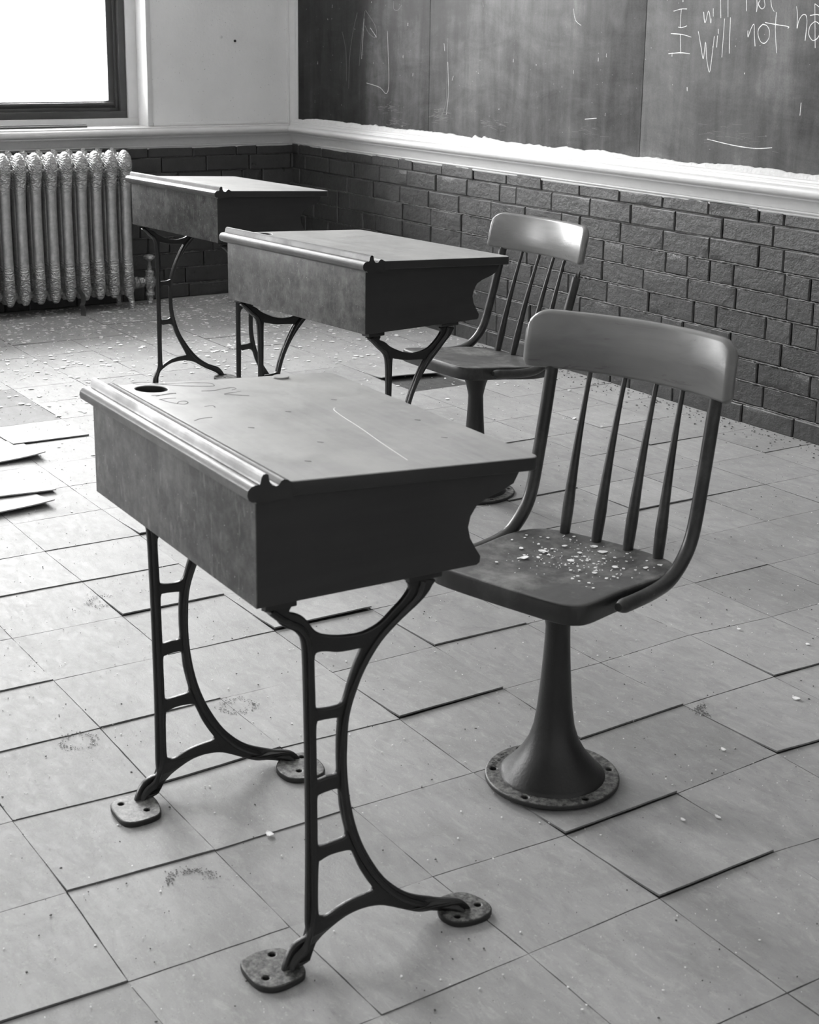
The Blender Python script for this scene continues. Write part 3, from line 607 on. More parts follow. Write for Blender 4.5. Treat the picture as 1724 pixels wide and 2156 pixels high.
    rib1 = smooth_path([(0.026, 0.490, 0), (0.036, 0.4805, 0), (0.050, 0.4705, 0), (0.067, 0.459, 0), (0.0765, 0.437, 0), (0.0785, 0.38, 0), (0.0800, 0.25, 0), (0.0808, 0.12, 0), (0.0790, 0.052, 0), (0.0640, 0.030, 0), (0.0480, 0.0225, 0), (0.0400, 0.014, 0), (0.0380, 0.004, 0)], 5)
    rib2 = smooth_path([(0.2385, 0.490, 0), (0.232, 0.473, 0), (0.215, 0.4575, 0), (0.185, 0.4345, 0), (0.163, 0.411, 0), (0.1465, 0.383, 0), (0.131, 0.345, 0), (0.1245, 0.31, 0), (0.1228, 0.265, 0), (0.1255, 0.22, 0), (0.132, 0.18, 0), (0.1440, 0.145, 0), (0.1625, 0.108, 0), (0.184, 0.077, 0), (0.207, 0.0525, 0), (0.232, 0.035, 0), (0.262, 0.0205, 0), (0.288, 0.0165, 0), (0.2975, 0.010, 0), (0.3000, 0.004, 0)], 5)
    if dz:
        rib1 = smooth_path([(0.026, 0.534, 0), (0.036, 0.5265, 0), (0.051, 0.512, 0), (0.069, 0.496, 0), (0.0755, 0.470, 0), (0.0770, 0.42, 0), (0.0770, 0.31, 0), (0.0765, 0.20, 0), (0.0755, 0.10, 0), (0.0735, 0.063, 0), (0.062, 0.043, 0), (0.050, 0.028, 0), (0.0450, 0.006, 0)], 5)
        rib2 = smooth_path([(0.2385, 0.534, 0), (0.232, 0.518, 0), (0.214, 0.500, 0), (0.192, 0.481, 0), (0.172, 0.458, 0), (0.150, 0.420, 0), (0.1345, 0.385, 0), (0.1250, 0.35, 0), (0.1222, 0.31, 0), (0.1225, 0.26, 0), (0.1285, 0.215, 0), (0.1430, 0.175, 0), (0.163, 0.140, 0), (0.185, 0.108, 0), (0.208, 0.081, 0), (0.234, 0.060, 0), (0.262, 0.0445, 0), (0.285, 0.034, 0), (0.2965, 0.022, 0), (0.3035, 0.006, 0)], 5)
    plates = {1: [([(0.232, -0.012), (0.2215, 0.004), (0.2215, 0.030), (0.232, 0.050), (0.262, 0.0560), (0.288, 0.0525), (0.298, 0.038), (0.3005, 0.006), (0.286, -0.0115), (0.262, -0.0155)], [(0.2365, 0.031), (0.2768, 0.0025)]),
                  ([(0.234, 0.286), (0.232, 0.310), (0.242, 0.328), (0.268, 0.338), (0.290, 0.336), (0.302, 0.318), (0.300, 0.288), (0.288, 0.271), (0.262, 0.268)], [(0.2745, 0.3235), (0.284, 0.284)])],
              -1: [([(-0.236, -0.010), (-0.2485, 0.010), (-0.2445, 0.046), (-0.232, 0.056), (-0.205, 0.056), (-0.176, 0.048), (-0.166, 0.030), (-0.166, 0.002), (-0.178, -0.012), (-0.205, -0.014)], [(-0.2285, 0.0045), (-0.1925, 0.0325)]),
                   ([(-0.244, 0.285), (-0.246, 0.315), (-0.236, 0.330), (-0.205, 0.335), (-0.172, 0.328), (-0.160, 0.310), (-0.163, 0.280), (-0.180, 0.263), (-0.215, 0.262)], [(-0.188, 0.2895), (-0.2285, 0.3155)])]}
    for s in (1, -1):
        X = s * 0.251; b = bmesh.new()
        me = flat_curve(loops, 0.0085, 0.0022, 2); mesh_map(me, lambda c: Vector((X + c.z, c.x, c.y))); join_mesh(b, me)
        for rb_ in (rib1, rib2):
            for e in (-1, 1):
                P = [Vector((X + e * 0.0035, p.x, p.y)) for p in rb_]
                tube(b, P, 0.0048, 8, 1.0, Vector((1, 0, 0)))
        for v in b.verts:          # feet kick sideways onto their plates
            y_, z_ = v.co.y, v.co.z
            kz = max(0, min(1, (0.058 - z_) / 0.048)); ky = max(0, min(1, (0.085 - y_) / 0.02)) + max(0, min(1, (y_ - 0.262) / 0.035))
            v.co.x += 0.022 * kz * kz * (3 - 2 * kz) * ky
        fr = obj('leg_frame', b, 'iron', root, True, 45)
        for pts, hs in plates[s]:
            link('foot_plate', plate_mesh(pts, hs, 0.003, 0.0125), 'irondust', fr, True, 40)
        b = bmesh.new(); box(b, X - 0.013, X + 0.013, 0.014, 0.056, 0.4945, 0.5025, 0.002); up(obj('mounting_lug', b, 'iron', fr, True, 40))
        b = bmesh.new(); box(b, X - 0.013, X + 0.013, 0.213, 0.262, 0.4945, 0.5025, 0.002); up(obj('mounting_lug', b, 'iron', fr, True, 40))
    return root, top

def copy_tree(o, parent=None):
    c = o.copy(); C.objects.link(c); c.parent = parent
    for ch_ in [x for x in o.children]: copy_tree(ch_, c)
    return c
GD = 'iron-legged school desks'
desk1, dtop1 = make_desk('large wooden school desk in the foreground with carved scribbles by its inkwell hole')
desk2, dtop2 = make_desk('', 0.044, LEG_OUT2, LEG_HOLES2); desk3 = copy_tree(desk2)
desk1.location = (-1.748, 0.755, 0.0); desk1.rotation_euler = (0, 0, -0.0233)
desk2.location = (-2.914, 1.574, 0.0); desk2.rotation_euler = (0, 0, 0.1024)
desk3.location = (-4.335, 1.922, 0.0); desk3.rotation_euler = (0, 0, 0.0894)
desk2['label'] = 'middle wooden school desk with pale dusty top and scratched front panel'
desk3['label'] = 'farthest wooden school desk beside the radiator, its top bright with glare'
for d in (desk1, desk2, desk3): d['group'] = GD
for ln in CARVE:
    b = bmesh.new(); P = smooth_path([Vector((x, y, topz(y) + 0.00005)) for x, y in ln], 6); tube(b, P, [0.0006 + 0.0003 * noise.noise(p * 90) for p in P], 5, 0.5, Vector((0, 0, 1))); obj('carving', b, 'carve', desk1, False)
b = bmesh.new()
for x, y in [(0.02, 0.11), (-0.05, 0.2), (0.12, 0.16), (0.2, 0.1), (-0.1, 0.3), (0.15, 0.33), (0.05, 0.35)]:
    tube(b, [Vector((x, y, topz(y) + 0.00005)), Vector((x + 0.006, y + 0.006, topz(y) + 0.00005))], 0.0006, 5, 0.4)
o = obj('nick', b, 'carve', desk1, False); o['kind'] = 'stuff'
b = bmesh.new(); P = smooth_path([Vector((x, y, topz(y) + 0.0001)) for x, y in SCR], 6); tube(b, P, 0.0006, 5, 0.4); o = obj('scratch', b, 'scratch', desk1, False); o['label'] = 'long pale scratch'
# small wooden disc lying on the far edge of the front desk
def on_desk1(x, y, z):
    a = -0.0233; return (-1.748 + math.cos(a) * x - math.sin(a) * y, 0.755 + math.sin(a) * x + math.cos(a) * y, z)
b = bmesh.new(); lathe(b, [(0.0, 0), (0.0125, 0), (0.013, 0.0012), (0.0125, 0.0024), (0.0, 0.0024)], 28, cap=False)
o = obj('wooden_disc', b, 'top'); o.location = on_desk1(-0.262, 0.2995, topz(0.2995) + 0.0003); tag(o, 'small flat round disc lying at the far edge of the front desk top', 'disc')

# ================================================================ PEDESTAL CHAIRS
def make_chair(label, loc, rz, lean=0.0, broken=False, dz=0.0):
    root = thing('pedestal_chair', label, 'chair', loc, rz)
    ZP = 0.345; cl, sl = math.cos(lean), math.sin(lean)
    def T(v):
        y, z = v.y, v.z - ZP
        return Vector((v.x, cl * y - sl * z, sl * y + cl * z + ZP + dz))
    def fin(b):
        for v in b.verts: v.co = T(v.co)
        return b
    # seat: saddle shaped slab
    R0 = [(-0.02, -0.136), (0.06, -0.134), (0.100, -0.130), (0.120, -0.119), (0.1285, -0.100), (0.130, -0.060), (0.1315, -0.010), (0.138, 0.045), (0.1385, 0.078), (0.131, 0.110), (0.118, 0.134), (0.088, 0.147), (0.03, 0.153), (-0.03, 0.1515),
          (-0.092, 0.144), (-0.130, 0.130), (-0.148, 0.108), (-0.156, 0.078), (-0.157, 0.045), (-0.154, -0.010), (-0.157, -0.060), (-0.158, -0.105), (-0.152, -0.124), (-0.135, -0.132), (-0.09, -0.135)]
    O = smooth_path([(x, y, 0) for x, y in R0], 4, True); cx, cy = -0.012, 0.0
    def ring(sc, z, inset=0.0):
        r_ = []
        for p in O:
            d = Vector((p.x - cx, p.y - cy, 0)); L = d.length; q = d * ((L - inset) / L) * sc
            r_.append(Vector((cx + q.x, cy + q.y, z)))
        return r_
    def dish(p):
        r2 = ((p.x - cx) / 0.15) ** 2; yb = (p.y - 0.03) / 0.13
        return -0.0075 * max(0, 1 - r2 - yb * yb * 0.9) + 0.003 * math.exp(-((p.x - cx) / 0.03) ** 2) * max(0, -p.y / 0.13) + 0.0025 * max(0, p.y / 0.15) ** 2
    rings = [ring(0.02, 0.330), ring(0.9, 0.3285), ring(1, 0.3285, 0.003), ring(1, 0.331), ring(1, 0.3555), ring(1, 0.3585, 0.0012), ring(1, 0.3598, 0.004)]
    for sc in (0.95, 0.88, 0.8, 0.7, 0.6, 0.5, 0.4, 0.3, 0.2, 0.1, 0.02): rings.append([Vector((p.x, p.y, 0.360 + dish(p) * min(1, (1 - sc) / 0.1))) for p in ring(sc, 0)])
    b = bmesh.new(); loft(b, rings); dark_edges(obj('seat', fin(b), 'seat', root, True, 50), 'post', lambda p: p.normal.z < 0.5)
    # crest rail, bent and rounded
    b = bmesh.new(); rings = []; n = 44; XC = -0.006; HWc = 0.196
    for k in range(n + 1):
        t = -1 + 2 * k / n; t = math.sin(t * math.pi / 2) * 0.35 + t * 0.65
        x = XC + HWc * t; e = (1 - abs(t)) * HWc
        y = 0.192 - 0.042 * t * t
        cr_ = 0.036; zt = 0.717 - (cr_ - math.sqrt(max(0, cr_ ** 2 - max(0, cr_ - e) ** 2)) if e < cr_ else 0)
        c2 = 0.010; zb_ = 0.622 + (c2 - math.sqrt(max(0, c2 ** 2 - max(0, c2 - e) ** 2)) if e < c2 else 0)
        ht = max(0.0005, 0.0088 * min(1, math.sqrt(max(0.0, 1 - (max(0, 0.009 - e) / 0.009) ** 2)) + 0.05)); nx_, ny_ = 2 * 0.042 * t / HWc, 1.0; l_ = math.hypot(nx_, ny_); nx_, ny_ = nx_ / l_, ny_ / l_
        r_ = []; zc, hz = (zt + zb_) / 2, max(0.001, (zt - zb_) / 2)
        prof = []
        er = min(ht, hz) * 0.95
        for a in range(0, 360, 15):
            ca, sa = math.cos(math.radians(a)), math.sin(math.radians(a))
            prof.append((math.copysign(ht - er, ca) + er * ca if abs(ca) > 1e-6 else 0, math.copysign(hz - er, sa) + er * sa if abs(sa) > 1e-6 else 0))
        for o_, zz in prof:
            z = zc + zz; ln_ = (z - 0.622) * 0.13
            r_.append(Vector((x + nx_ * o_, y + ny_ * o_ + ln_ - (0.002 * math.cos((z - 0.67) / 0.05 * 1.5)), z)))
        rings.append(r_)
    loft(b, rings); obj('crest_rail', fin(b), 'crest', root, True, 55)
    # spindles
    for x0_, x1_ in ((-0.0915, -0.089), (-0.031, -0.026), (0.030, 0.034), (0.089, 0.087)):
        ytop = 0.192 - 0.042 * ((x1_ - XC) / HWc) ** 2; P = []; rr = []
        yb = 0.1395 - 0.006 * (abs(x0_) / 0.09)
        for k in range(21):
            t = k / 20; P.append(Vector((x0_ + (x1_ - x0_) * t, yb + (ytop - yb) * t - 0.004 * math.sin(math.pi * t), 0.354 + 0.274 * t)))
            rr.append(max(0.0041, 0.0083 + 0.0012 * math.sin(min(1, t / 0.2) * math.pi / 2) - 0.0078 * max(0, t - 0.2) ** 0.85 * (1 if t < 0.65 else 1.0)))
        b = bmesh.new(); tube(b, P, rr, 14, 1.0, Vector((0, 1, 0))); obj('spindle', fin(b), 'post', root, True, 50)
    # bent side posts
    for s in (1, -1):
        xo = 0.1475 if s > 0 else -0.1655; xt = 0.153 if s > 0 else -0.156
        pp = [(-0.058, 0.3485), (-0.030, 0.3465), (0.022, 0.3465), (0.068, 0.3515), (0.098, 0.366), (0.122, 0.390), (0.136, 0.420), (0.147, 0.474), (0.158, 0.540), (0.166, 0.595), (0.171, 0.632)]
        if broken and s > 0: pp = [(-0.058, 0.3485), (-0.030, 0.3465), (0.022, 0.3465), (0.068, 0.3515), (0.098, 0.366), (0.122, 0.390), (0.134, 0.420), (0.142, 0.474), (0.150, 0.540), (0.155, 0.590)]; xt = 0.176
        P = smooth_path([Vector((xo + (xt - xo) * max(0, (z - 0.36) / 0.27), y, z)) for y, z in pp], 6)
        rr = []
        for p in P:
            r_ = 0.0112 - 0.0008 * max(0, (p.z - 0.36) / 0.27)
            if p.y < -0.045 and p.z < 0.36: r_ *= max(0.5, 1 - (-0.045 - p.y) / 0.03)
            rr.append(r_)
        b = bmesh.new(); tube(b, P, rr, 16, 1.0, Vector((1, 0, 0)))
        if broken and s > 0:
            tip = P[-1]; d = (P[-1] - P[-2]).normalized()
            for q, L in ((( 0.004, 0.002), 0.020), ((-0.003, 0.003), 0.010), ((0.001, -0.004), 0.013)):
                c_ = tip + Vector((q[0], q[1], 0)); tube(b, [c_ - d * 0.004, c_ + d * L * 0.5, c_ + d * L], [0.0042, 0.003, 0.0003], 6, 1.0, Vector((1, 0, 0)))
        po = obj('bent_post', fin(b), 'post', root, True, 50)
        if broken and s > 0: po['label'] = 'post snapped off with a splintered top'
        b = bmesh.new(); xb = xo + s * 0.0085
        tube(b, [Vector((xb - s * 0.002, 0.020, 0.347)), Vector((xb + s * 0.0022, 0.020, 0.347))], 0.0038, 10, 1.0); obj('screw', fin(b), 'brass', po)
    # cast pedestal
    b = bmesh.new()
    Z2 = 0.3285 + dz
    lathe(b, [(0.0, Z2 - 0.002), (0.040, Z2 - 0.002), (0.040, Z2 - 0.006), (0.034, Z2 - 0.016), (0.0265, Z2 - 0.034), (0.0215, Z2 - 0.055), (0.0193, 0.262), (0.0200, 0.240), (0.0218, 0.205), (0.0245, 0.165), (0.028, 0.125), (0.0325, 0.094), (0.0400, 0.070), (0.051, 0.0500), (0.063, 0.0345), (0.073, 0.023), (0.080, 0.0155), (0.0835, 0.0125), (0.085, 0.008), (0.0, 0.008)], 56, cap=False)
    ped = obj('pedestal', b, 'iron', root, True, 40)
    hol = [(176.1, 0.0945), (-130, 0.094), (-64, 0.094), (-5, 0.094), (66, 0.094), (120, 0.094)]
    cir = lambda r_, n_, c_=(0, 0): [(c_[0] + r_ * math.cos(2 * math.pi * t / n_), c_[1] + r_ * math.sin(2 * math.pi * t / n_)) for t in range(n_)]
    loops = [cir(0.1075, 72), cir(0.060, 48)] + [cir(0.0046, 14, (r_ * math.cos(math.radians(a) - rz), r_ * math.sin(math.radians(a) - rz))) for a, r_ in hol]
    me = flat_curve(loops, 0.009, 0.003, 3); mesh_map(me, lambda c: Vector((c.x, c.y, c.z + 0.0047)))
    bp = link('base_ring', me, 'irondust', ped, True, 40)
    b = bmesh.new()      # raised foundry lettering, worn
    txt = 'COMPANY'
    for k, chx in enumerate(txt):
        cu = bpy.data.curves.new('t', 'FONT'); cu.body = chx; cu.size = 0.013; cu.extrude = 0.0007; cu.align_x = 'CENTER'; cu.align_y = 'CENTER'; cu.resolution_u = 2
        to = bpy.data.objects.new('t', cu); me = bpy.data.meshes.new_from_object(to); bpy.data.objects.remove(to); bpy.data.curves.remove(cu)
        a = math.radians(-121 + k * 7.6 - 0) - rz; a = math.radians(-172 + 7 + k * 5.2) - rz
        ca, sa = math.cos(a), math.sin(a); rr_ = 0.0955
        mesh_map(me, lambda c: Vector((ca * (rr_ - c.y * -1 * -1 * 1) - (-sa) * -1 * 0 + 0, 0, 0)) if False else Vector((ca * (rr_ - c.y) + sa * -c.x * 1.0, sa * (rr_ - c.y) + ca * c.x * 1.0, 0.0092 + c.z)))
        join_mesh(b, me)
    obj('cast_lettering', b, 'irondust', bp, False)
    return root
chair1 = make_chair('wooden chair on iron pedestal in the foreground, seat strewn with paint chips', (-1.705, 1.386, 0.0085), math.radians(15))
chair2 = make_chair('rear wooden pedestal chair whose right back post is snapped below the crest rail', (-3.050, 2.178, 0.003), math.radians(0.7), -0.083, True)
for c_ in (chair1, chair2): c_['group'] = 'pedestal chairs behind the desks'
# paint chips on the front chair's seat
rs = random.Random(5); b = bmesh.new()
big_s = [(-0.068, 0.045, 0.010), (-0.055, 0.085, 0.007), (0.005, 0.105, 0.012), (-0.02, 0.118, 0.010), (-0.02, 0.078, 0.006), (-0.01, 0.04, 0.008), (0.06, 0.06, 0.007), (0.05, 0.02, 0.006), (0.10, 0.085, 0.006), (0.11, 0.11, 0.007), (-0.07, 0.0, 0.011), (-0.1, 0.03, 0.006)]
pts = big_s + [(rs.gauss(0, 0.06), rs.gauss(0.05, 0.05), rs.choice((0.001, 0.0012, 0.0016, 0.002, 0.003, 0.004))) for _ in range(230)]
for x, y, r_ in pts:
    if not (-0.14 < x < 0.12 and -0.12 < y < 0.135): continue
    zz = 0.3545 + 0.0018 * rs.random() + 0.0055 * min(1, ((x + 0.012) / 0.14) ** 2 + ((y - 0.03) / 0.125) ** 2)
    P = blob(r_ * 0.75, 7, rs); a = rs.uniform(0, 6.28); t1_, t2_ = rs.uniform(-0.1, 0.1), rs.uniform(-0.1, 0.1)
    r1, r2 = [], []
    for px_, py_ in P:
        q = Vector((x + px_, y + py_, zz + px_ * t1_ + py_ * t2_)); r1.append(b.verts.new(q)); r2.append(b.verts.new(q + Vector((0, 0, 0.0006))))
    b.faces.new(r1); b.faces.new(r2)
    for k in range(7): b.faces.new((r1[k], r1[(k + 1) % 7], r2[(k + 1) % 7], r2[k]))
o = obj('paint_chips', b, 'flake', None, False); o.location = (-1.705, 1.386, 0.0085); o.rotation_euler = (0, 0, math.radians(15))
tag(o, 'scatter of white paint chips on the seat of the front chair', 'paint chips', None, 'stuff')

# ================================================================ RADIATOR
rad = thing('radiator', 'silver ornamented cast iron column radiator under the window', 'radiator', (-6.02, 2.429, 0.0))
def section():
    b = bmesh.new(); tops = {0: 0.6, 1: 0.6, 2: 0.6}
    for k, xc in enumerate((0.062, -0.004, -0.070)):
        prof = [(0.06, 0.008), (0.068, 0.014), (0.085, 0.0195), (0.115, 0.0215), (0.18, 0.0205), (0.24, 0.0195), (0.45, 0.0190), (0.52, 0.0198), (0.58, 0.0225), (0.62, 0.0245), (0.65, 0.022), (0.668, 0.014), (0.676, 0.005)]
        if k == 1: prof = [(z, r_ * (1.0 if z < 0.6 else 0.8)) for z, r_ in prof]
        rings = []
        for z, r_ in prof:
            bul = 1.35 if (z > 0.5 or z < 0.2) else 1.2
            sh = 0.010 * math.sin(max(0, (z - 0.55) / 0.12) * math.pi) * (1 if k == 0 else -1 if k == 2 else 0)
            zz = z if k != 1 else min(z, 0.662 * z / 0.676)
            rings.append([Vector((xc + sh + math.copysign(abs(math.cos(t)) ** 0.8, math.cos(t)) * r_ * bul, math.copysign(abs(math.sin(t)) ** 0.8, math.sin(t)) * r_ * 1.05, zz)) for t in [2 * math.pi * j / 20 for j in range(20)]])
        loft(b, rings)
    for z, r_ in ((0.625, 0.019), (0.105, 0.017)):
        tube(b, [Vector((0.06, 0, z)), Vector((-0.07, 0, z))], r_, 14, 1.2, Vector((0, 0, 1)))
        for xc in (-0.004,): tube(b, [Vector((xc, -0.033, z - 0.01)), Vector((xc, 0.033, z - 0.01))], 0.02, 16, 1.0)
    tube(b, [Vector((0.058, -0.033, 0.603)), Vector((0.058, 0.033, 0.603))], 0.006, 10)
    return b
sec = obj('radiator_section', section(), 'rad', rad, True, 50)
for k in range(1, 16):
    c_ = sec.copy(); C.objects.link(c_); c_.parent = rad; c_.location = (0, -0.0643 * k, 0)
for k in (0, 15):
    for xf, dx_ in ((0.062, 0.016), (-0.07, -0.006)):
        b = bmesh.new(); y = -0.0643 * k
        P = smooth_path([Vector((xf, y, 0.115)), Vector((xf + dx_ * 0.2, y + 0.004, 0.075)), Vector((xf + dx_ * 0.8, y + 0.008, 0.040)), Vector((xf + dx_, y + 0.010, 0.014)), Vector((xf + dx_ * 1.2, y + 0.010, 0.0035))], 5)
        tube(b, P, [0.019 - 0.009 * min(1, i / 12) + (0.003 if i > 18 else 0) for i in range(len(P))], 12, 1.0, Vector((0, 1, 0)))
        lathe(b, [(0.0, 0.0035), (0.017, 0.0035), (0.016, 0.009), (0.0, 0.013)], 14, (xf + dx_ * 1.2, y + 0.010), False)
        obj('leg', b, 'rad', rad, True, 50)
# valve
val = thing('radiator_valve', 'grey steam valve on the pipe at the right end of the radiator', 'valve', (-6.02, 2.553, 0.0))
b = bmesh.new(); lathe(b, [(0.0, 0.003), (0.030, 0.003), (0.030, 0.007), (0.013, 0.009), (0.013, 0.045), (0.019, 0.047), (0.019, 0.062), (0.014, 0.064), (0.017, 0.080), (0.024, 0.094), (0.026, 0.110), (0.022, 0.128), (0.016, 0.136), (0.019, 0.140), (0.019, 0.152), (0.011, 0.156), (0.009, 0.175), (0.0, 0.176)], 24, cap=False)
obj('valve_body', b, 'rad', val, True, 40)
b = bmesh.new(); tube(b, [Vector((0.0, -0.004, 0.108)), Vector((0, -0.10, 0.108))], 0.012, 16); tube(b, [Vector((0, -0.030, 0.108)), Vector((0, -0.052, 0.108))], 0.021, 6); tube(b, [Vector((0, -0.056, 0.108)), Vector((0, -0.074, 0.108))], 0.024, 8); obj('union_nut', b, 'rad', val, True, 30)
b = bmesh.new(); lathe(b, [(0.0, 0.174), (0.006, 0.174), (0.006, 0.196), (0.012, 0.200), (0.024, 0.208), (0.025, 0.216), (0.018, 0.222), (0.0, 0.224)], 18, cap=False); obj('handle', b, 'rad', val, True, 40)
# curled strip of metal standing under the radiator
b = bmesh.new(); rA, rB = [], []
for y, z in smooth_path([(2.192, 0.125, 0), (2.206, 0.108, 0), (2.2165, 0.086, 0), (2.217, 0.06, 0), (2.211, 0.048, 0), (2.216, 0.03, 0), (2.2145, 0.0035, 0)], 5) and [(p.x, p.y) for p in smooth_path([(2.192, 0.125, 0), (2.206, 0.108, 0), (2.2165, 0.086, 0), (2.217, 0.06, 0), (2.211, 0.048, 0), (2.216, 0.03, 0), (2.2145, 0.0035, 0)], 5)]:
    rA.append((y, z))
rings = [[(-5.905, y, z), (-5.905, y - 0.0025, z), (-5.925, y - 0.0145, z * 0.97 + 0.0001), (-5.925, y - 0.012, z * 0.97 + 0.0001)] for y, z in rA]
loft(b, rings); o = obj('metal_strip', b, 'darkframe', None, True, 40); tag(o, 'curled upright metal strip standing on the floor in front of the radiator', 'strip')

# ================================================================ SMALL THINGS
b = bmesh.new(); box(b, -6.205, -6.170, 1.35, 2.355, 0.7572, 0.7655, 0.001); box(b, -6.212, -6.190, 1.35, 2.36, 0.7655, 0.7695, 0.001)
o = obj('metal_strip', b, 'darkframe', None, True, 30); tag(o, 'long dark flat strip lying on the window sill', 'strip')
for (y, z), v, lb in (((2.9856, 1.1339), 'trim', 'small pale wall plug, left one of the pair on the plaster wall'), ((3.0523, 1.1183), 'iron', 'small dark wall plug, right one of the pair on the plaster wall')):
    b = bmesh.new(); tube(b, [Vector((0, 0, 0)), Vector((0.005, 0, 0)), Vector((0.007, 0, 0))], [0.0055, 0.0055, 0.003], 12); o = obj('wall_plug', b, v); o.location = (XL - 0.0005, y, z); tag(o, lb, 'wall plug')
# loose curled floor tiles
def loose_tile(label, c, rz, curl, size=0.2286, corner=0.0):
    b = bmesh.new(); N = 14; gr = []; zz = c[2]
    for i in range(N + 1):
        row = []
        for j in range(N + 1):
            u, v = i / N, j / N; z = curl * (u ** 3) * (1 - corner + corner * v ** 2) + 0.0015 * math.sin(v * 5)
            row.append(Vector(((u - 0.5) * size - curl * 0.15 * u ** 3, (v - 0.5) * size, z + 0.0035)))
        gr.append(row)
    tv = [[b.verts.new(p) for p in r] for r in gr]; bv = [[b.verts.new(p - Vector((0, 0, 0.003))) for p in r] for r in gr]
    for i in range(N):
        for j in range(N): b.faces.new((tv[i][j], tv[i + 1][j], tv[i + 1][j + 1], tv[i][j + 1])); b.faces.new((bv[i][j], bv[i][j + 1], bv[i + 1][j + 1], bv[i + 1][j]))
    for i in range(N):
        for A in (0, N): b.faces.new((tv[i][A], tv[i + 1][A], bv[i + 1][A], bv[i][A])); b.faces.new((tv[A][i], tv[A][i + 1], bv[A][i + 1], bv[A][i]))
    me = bpy.data.meshes.new('floor_tile'); bmesh.ops.recalc_face_normals(b, faces=b.faces); b.to_mesh(me); b.free(); set_tint(me, [1.0] * len(me.polygons))
    o = link('floor_tile', me, 'tile', None, True, 40); o.location = c; o.rotation_euler = (0, 0, rz); tag(o, label, 'floor tile'); o['group'] = 'loose curled floor tiles'
    return o
def tl(i, j): return (TX0 + (i + 0.5) * TS, TY0 + (j + 0.5) * TS)
x, y = tl(-9.22, -1.85); loose_tile('loose floor tile at the left edge with its far corner curled highest', (x, y, 0.004), 0.02, 0.018, corner=0.9)
x, y = tl(-7.85, -2.2); loose_tile('loose floor tile at the left edge, upper of two lying close together', (x, y, 0.001), -0.03, 0.010)
x, y = tl(-7.3, -2.45); loose_tile('loose floor tile at the left edge, lower of two lying close together', (x, y, 0.004), 0.10, 0.016, corner=0.6)
x, y = tl(-10.75, 5.0); loose_tile('loose floor tile with curled edge beside the dark gap under the rear chair', (x, y, 0.001), -0.12, 0.012)
# paint flakes and crumbs
def scatter(name, n, fn, mt, label, cat, th=0.0008, seed=1):
    rr_ = random.Random(seed); b = bmesh.new()
    for _ in range(n):
        x, y, r_ = fn(rr_); P = blob(r_, 6, rr_); z = 0.0042; t1_, t2_ = rr_.uniform(-0.15, 0.15), rr_.uniform(-0.15, 0.15); a = rr_.uniform(0, 6.28); ca, sa = math.cos(a), math.sin(a); st_ = rr_.uniform(0.5, 1.0)
        r1, r2 = [], []
        for px_, py_ in P:
            py_ *= st_; qx, qy = ca * px_ - sa * py_, sa * px_ + ca * py_
            q = Vector((x + qx, y + qy, z + abs(qx * t1_ + qy * t2_))); r1.append(b.verts.new(q)); r2.append(b.verts.new(q + Vector((0, 0, th * (1 if r_ > 0.002 else 1)))))
        b.faces.new(r1); b.faces.new(r2)
        for k in range(6): b.faces.new((r1[k], r1[(k + 1) % 6], r2[(k + 1) % 6], r2[k]))
    o = obj(name, b, mt, None, False); tag(o, label, cat, None, 'stuff'); return o
def f1(r):
    x = -6.1 + abs(r.gauss(0, 1.0)) * 0.85; y = r.uniform(0.0, 3.3); return x, y, r.choice((0.002, 0.003, 0.003, 0.004, 0.005, 0.006, 0.008, 0.012))
scatter('paint_flakes', 5200, f1, 'flake', 'white paint flakes littering the floor near the window wall', 'paint flakes', 0.0008, 2)
def f2(r): return r.uniform(-6, -0.6), r.uniform(-0.4, 3.3), r.choice((0.0006, 0.0006, 0.0008, 0.001, 0.0014, 0.002))
scatter('plaster_crumbs', 6500, f2, 'flake', 'fine pale plaster crumbs over the whole floor', 'crumbs', 0.0012, 3)
scatter('dirt_crumbs', 3500, f2, 'dirt', 'fine dark dirt crumbs over the whole floor', 'crumbs', 0.0010, 4)
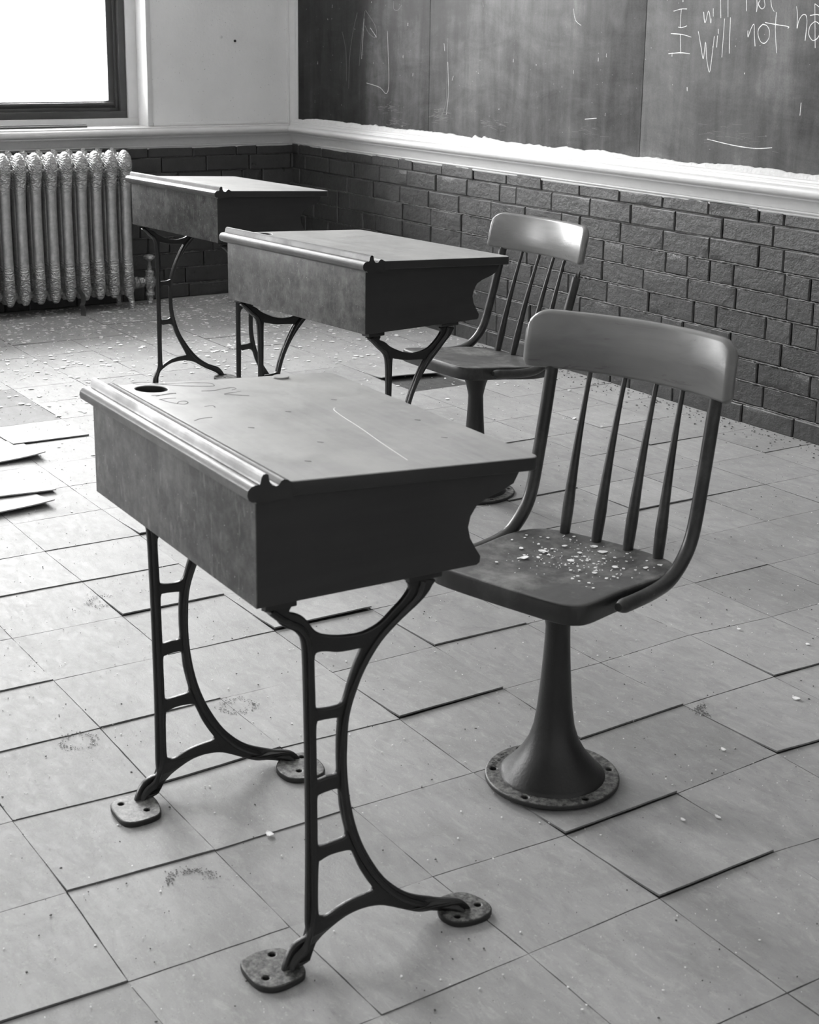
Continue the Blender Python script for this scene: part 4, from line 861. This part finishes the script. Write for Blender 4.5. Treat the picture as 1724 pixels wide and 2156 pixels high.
RINGS = [(-2.227, 0.791, 0.028, 0, 360), (-1.735, 0.768, 0.030, 70, 260), (-2.81, 1.063, 0.028, 0, 360), (-2.213, 1.08, 0.028, 0, 360), (-1.765, 1.784, 0.020, 150, 330)]
def f4(r):
    x, y, R_r, a0, a1 = r.choice(RINGS); a = math.radians(r.uniform(a0, a1)); q = R_r + r.gauss(0, 0.005); return x + q * math.cos(a), y + q * math.sin(a), r.choice((0.0008, 0.0012, 0.0016))
scatter('glue_stains', 700, f4, 'stain', 'faint dark ring-shaped stains on the tiles around the front desk', 'stains', 0.0003, 12)
def f3(r): return r.uniform(-4.6, -1.2), 3.32 - abs(r.gauss(0, 0.07)), r.choice((0.001, 0.0015, 0.003, 0.004))
scatter('wall_foot_dirt', 700, f3, 'dirt', 'dark dirt gathered along the foot of the brick wall', 'dirt', 0.0015, 6)
for k, (x, y, r_, lb) in enumerate([(-1.716, 1.953, 0.010, 'white paint flake at the right, biggest of those near the right edge'), (-1.637, 1.697, 0.006, 'white paint flake to the right of the front pedestal'), (-1.477, 1.529, 0.006, 'white paint flake below right of the front pedestal, right one of two'),
        (-1.499, 1.478, 0.005, 'white paint flake below right of the front pedestal, left one of two'), (-1.882, 2.162, 0.005, 'white paint flake highest up by the right edge'), (-1.788, 0.922, 0.009, 'crumpled white paint flake lying under the front desk'), (-2.009, 2.101, 0.005, 'white paint flake on the floor right of the front seat')]):
    b = bmesh.new(); rr_ = random.Random(50 + k); P = blob(r_, 8, rr_); r1, r2 = [], []
    for px_, py_ in P:
        q = Vector((px_, py_ * 0.7, 0.0012 + abs(px_) * 0.3)); r1.append(b.verts.new(q)); r2.append(b.verts.new(q + Vector((0, 0, 0.001))))
    b.faces.new(r1); b.faces.new(r2)
    for q in range(8): b.faces.new((r1[q], r1[(q + 1) % 8], r2[(q + 1) % 8], r2[q]))
    o = obj('paint_flake', b, 'flake', None, False); o.location = (x, y, 0.0040); tag(o, lb, 'paint flake', 'large paint flakes on the floor')
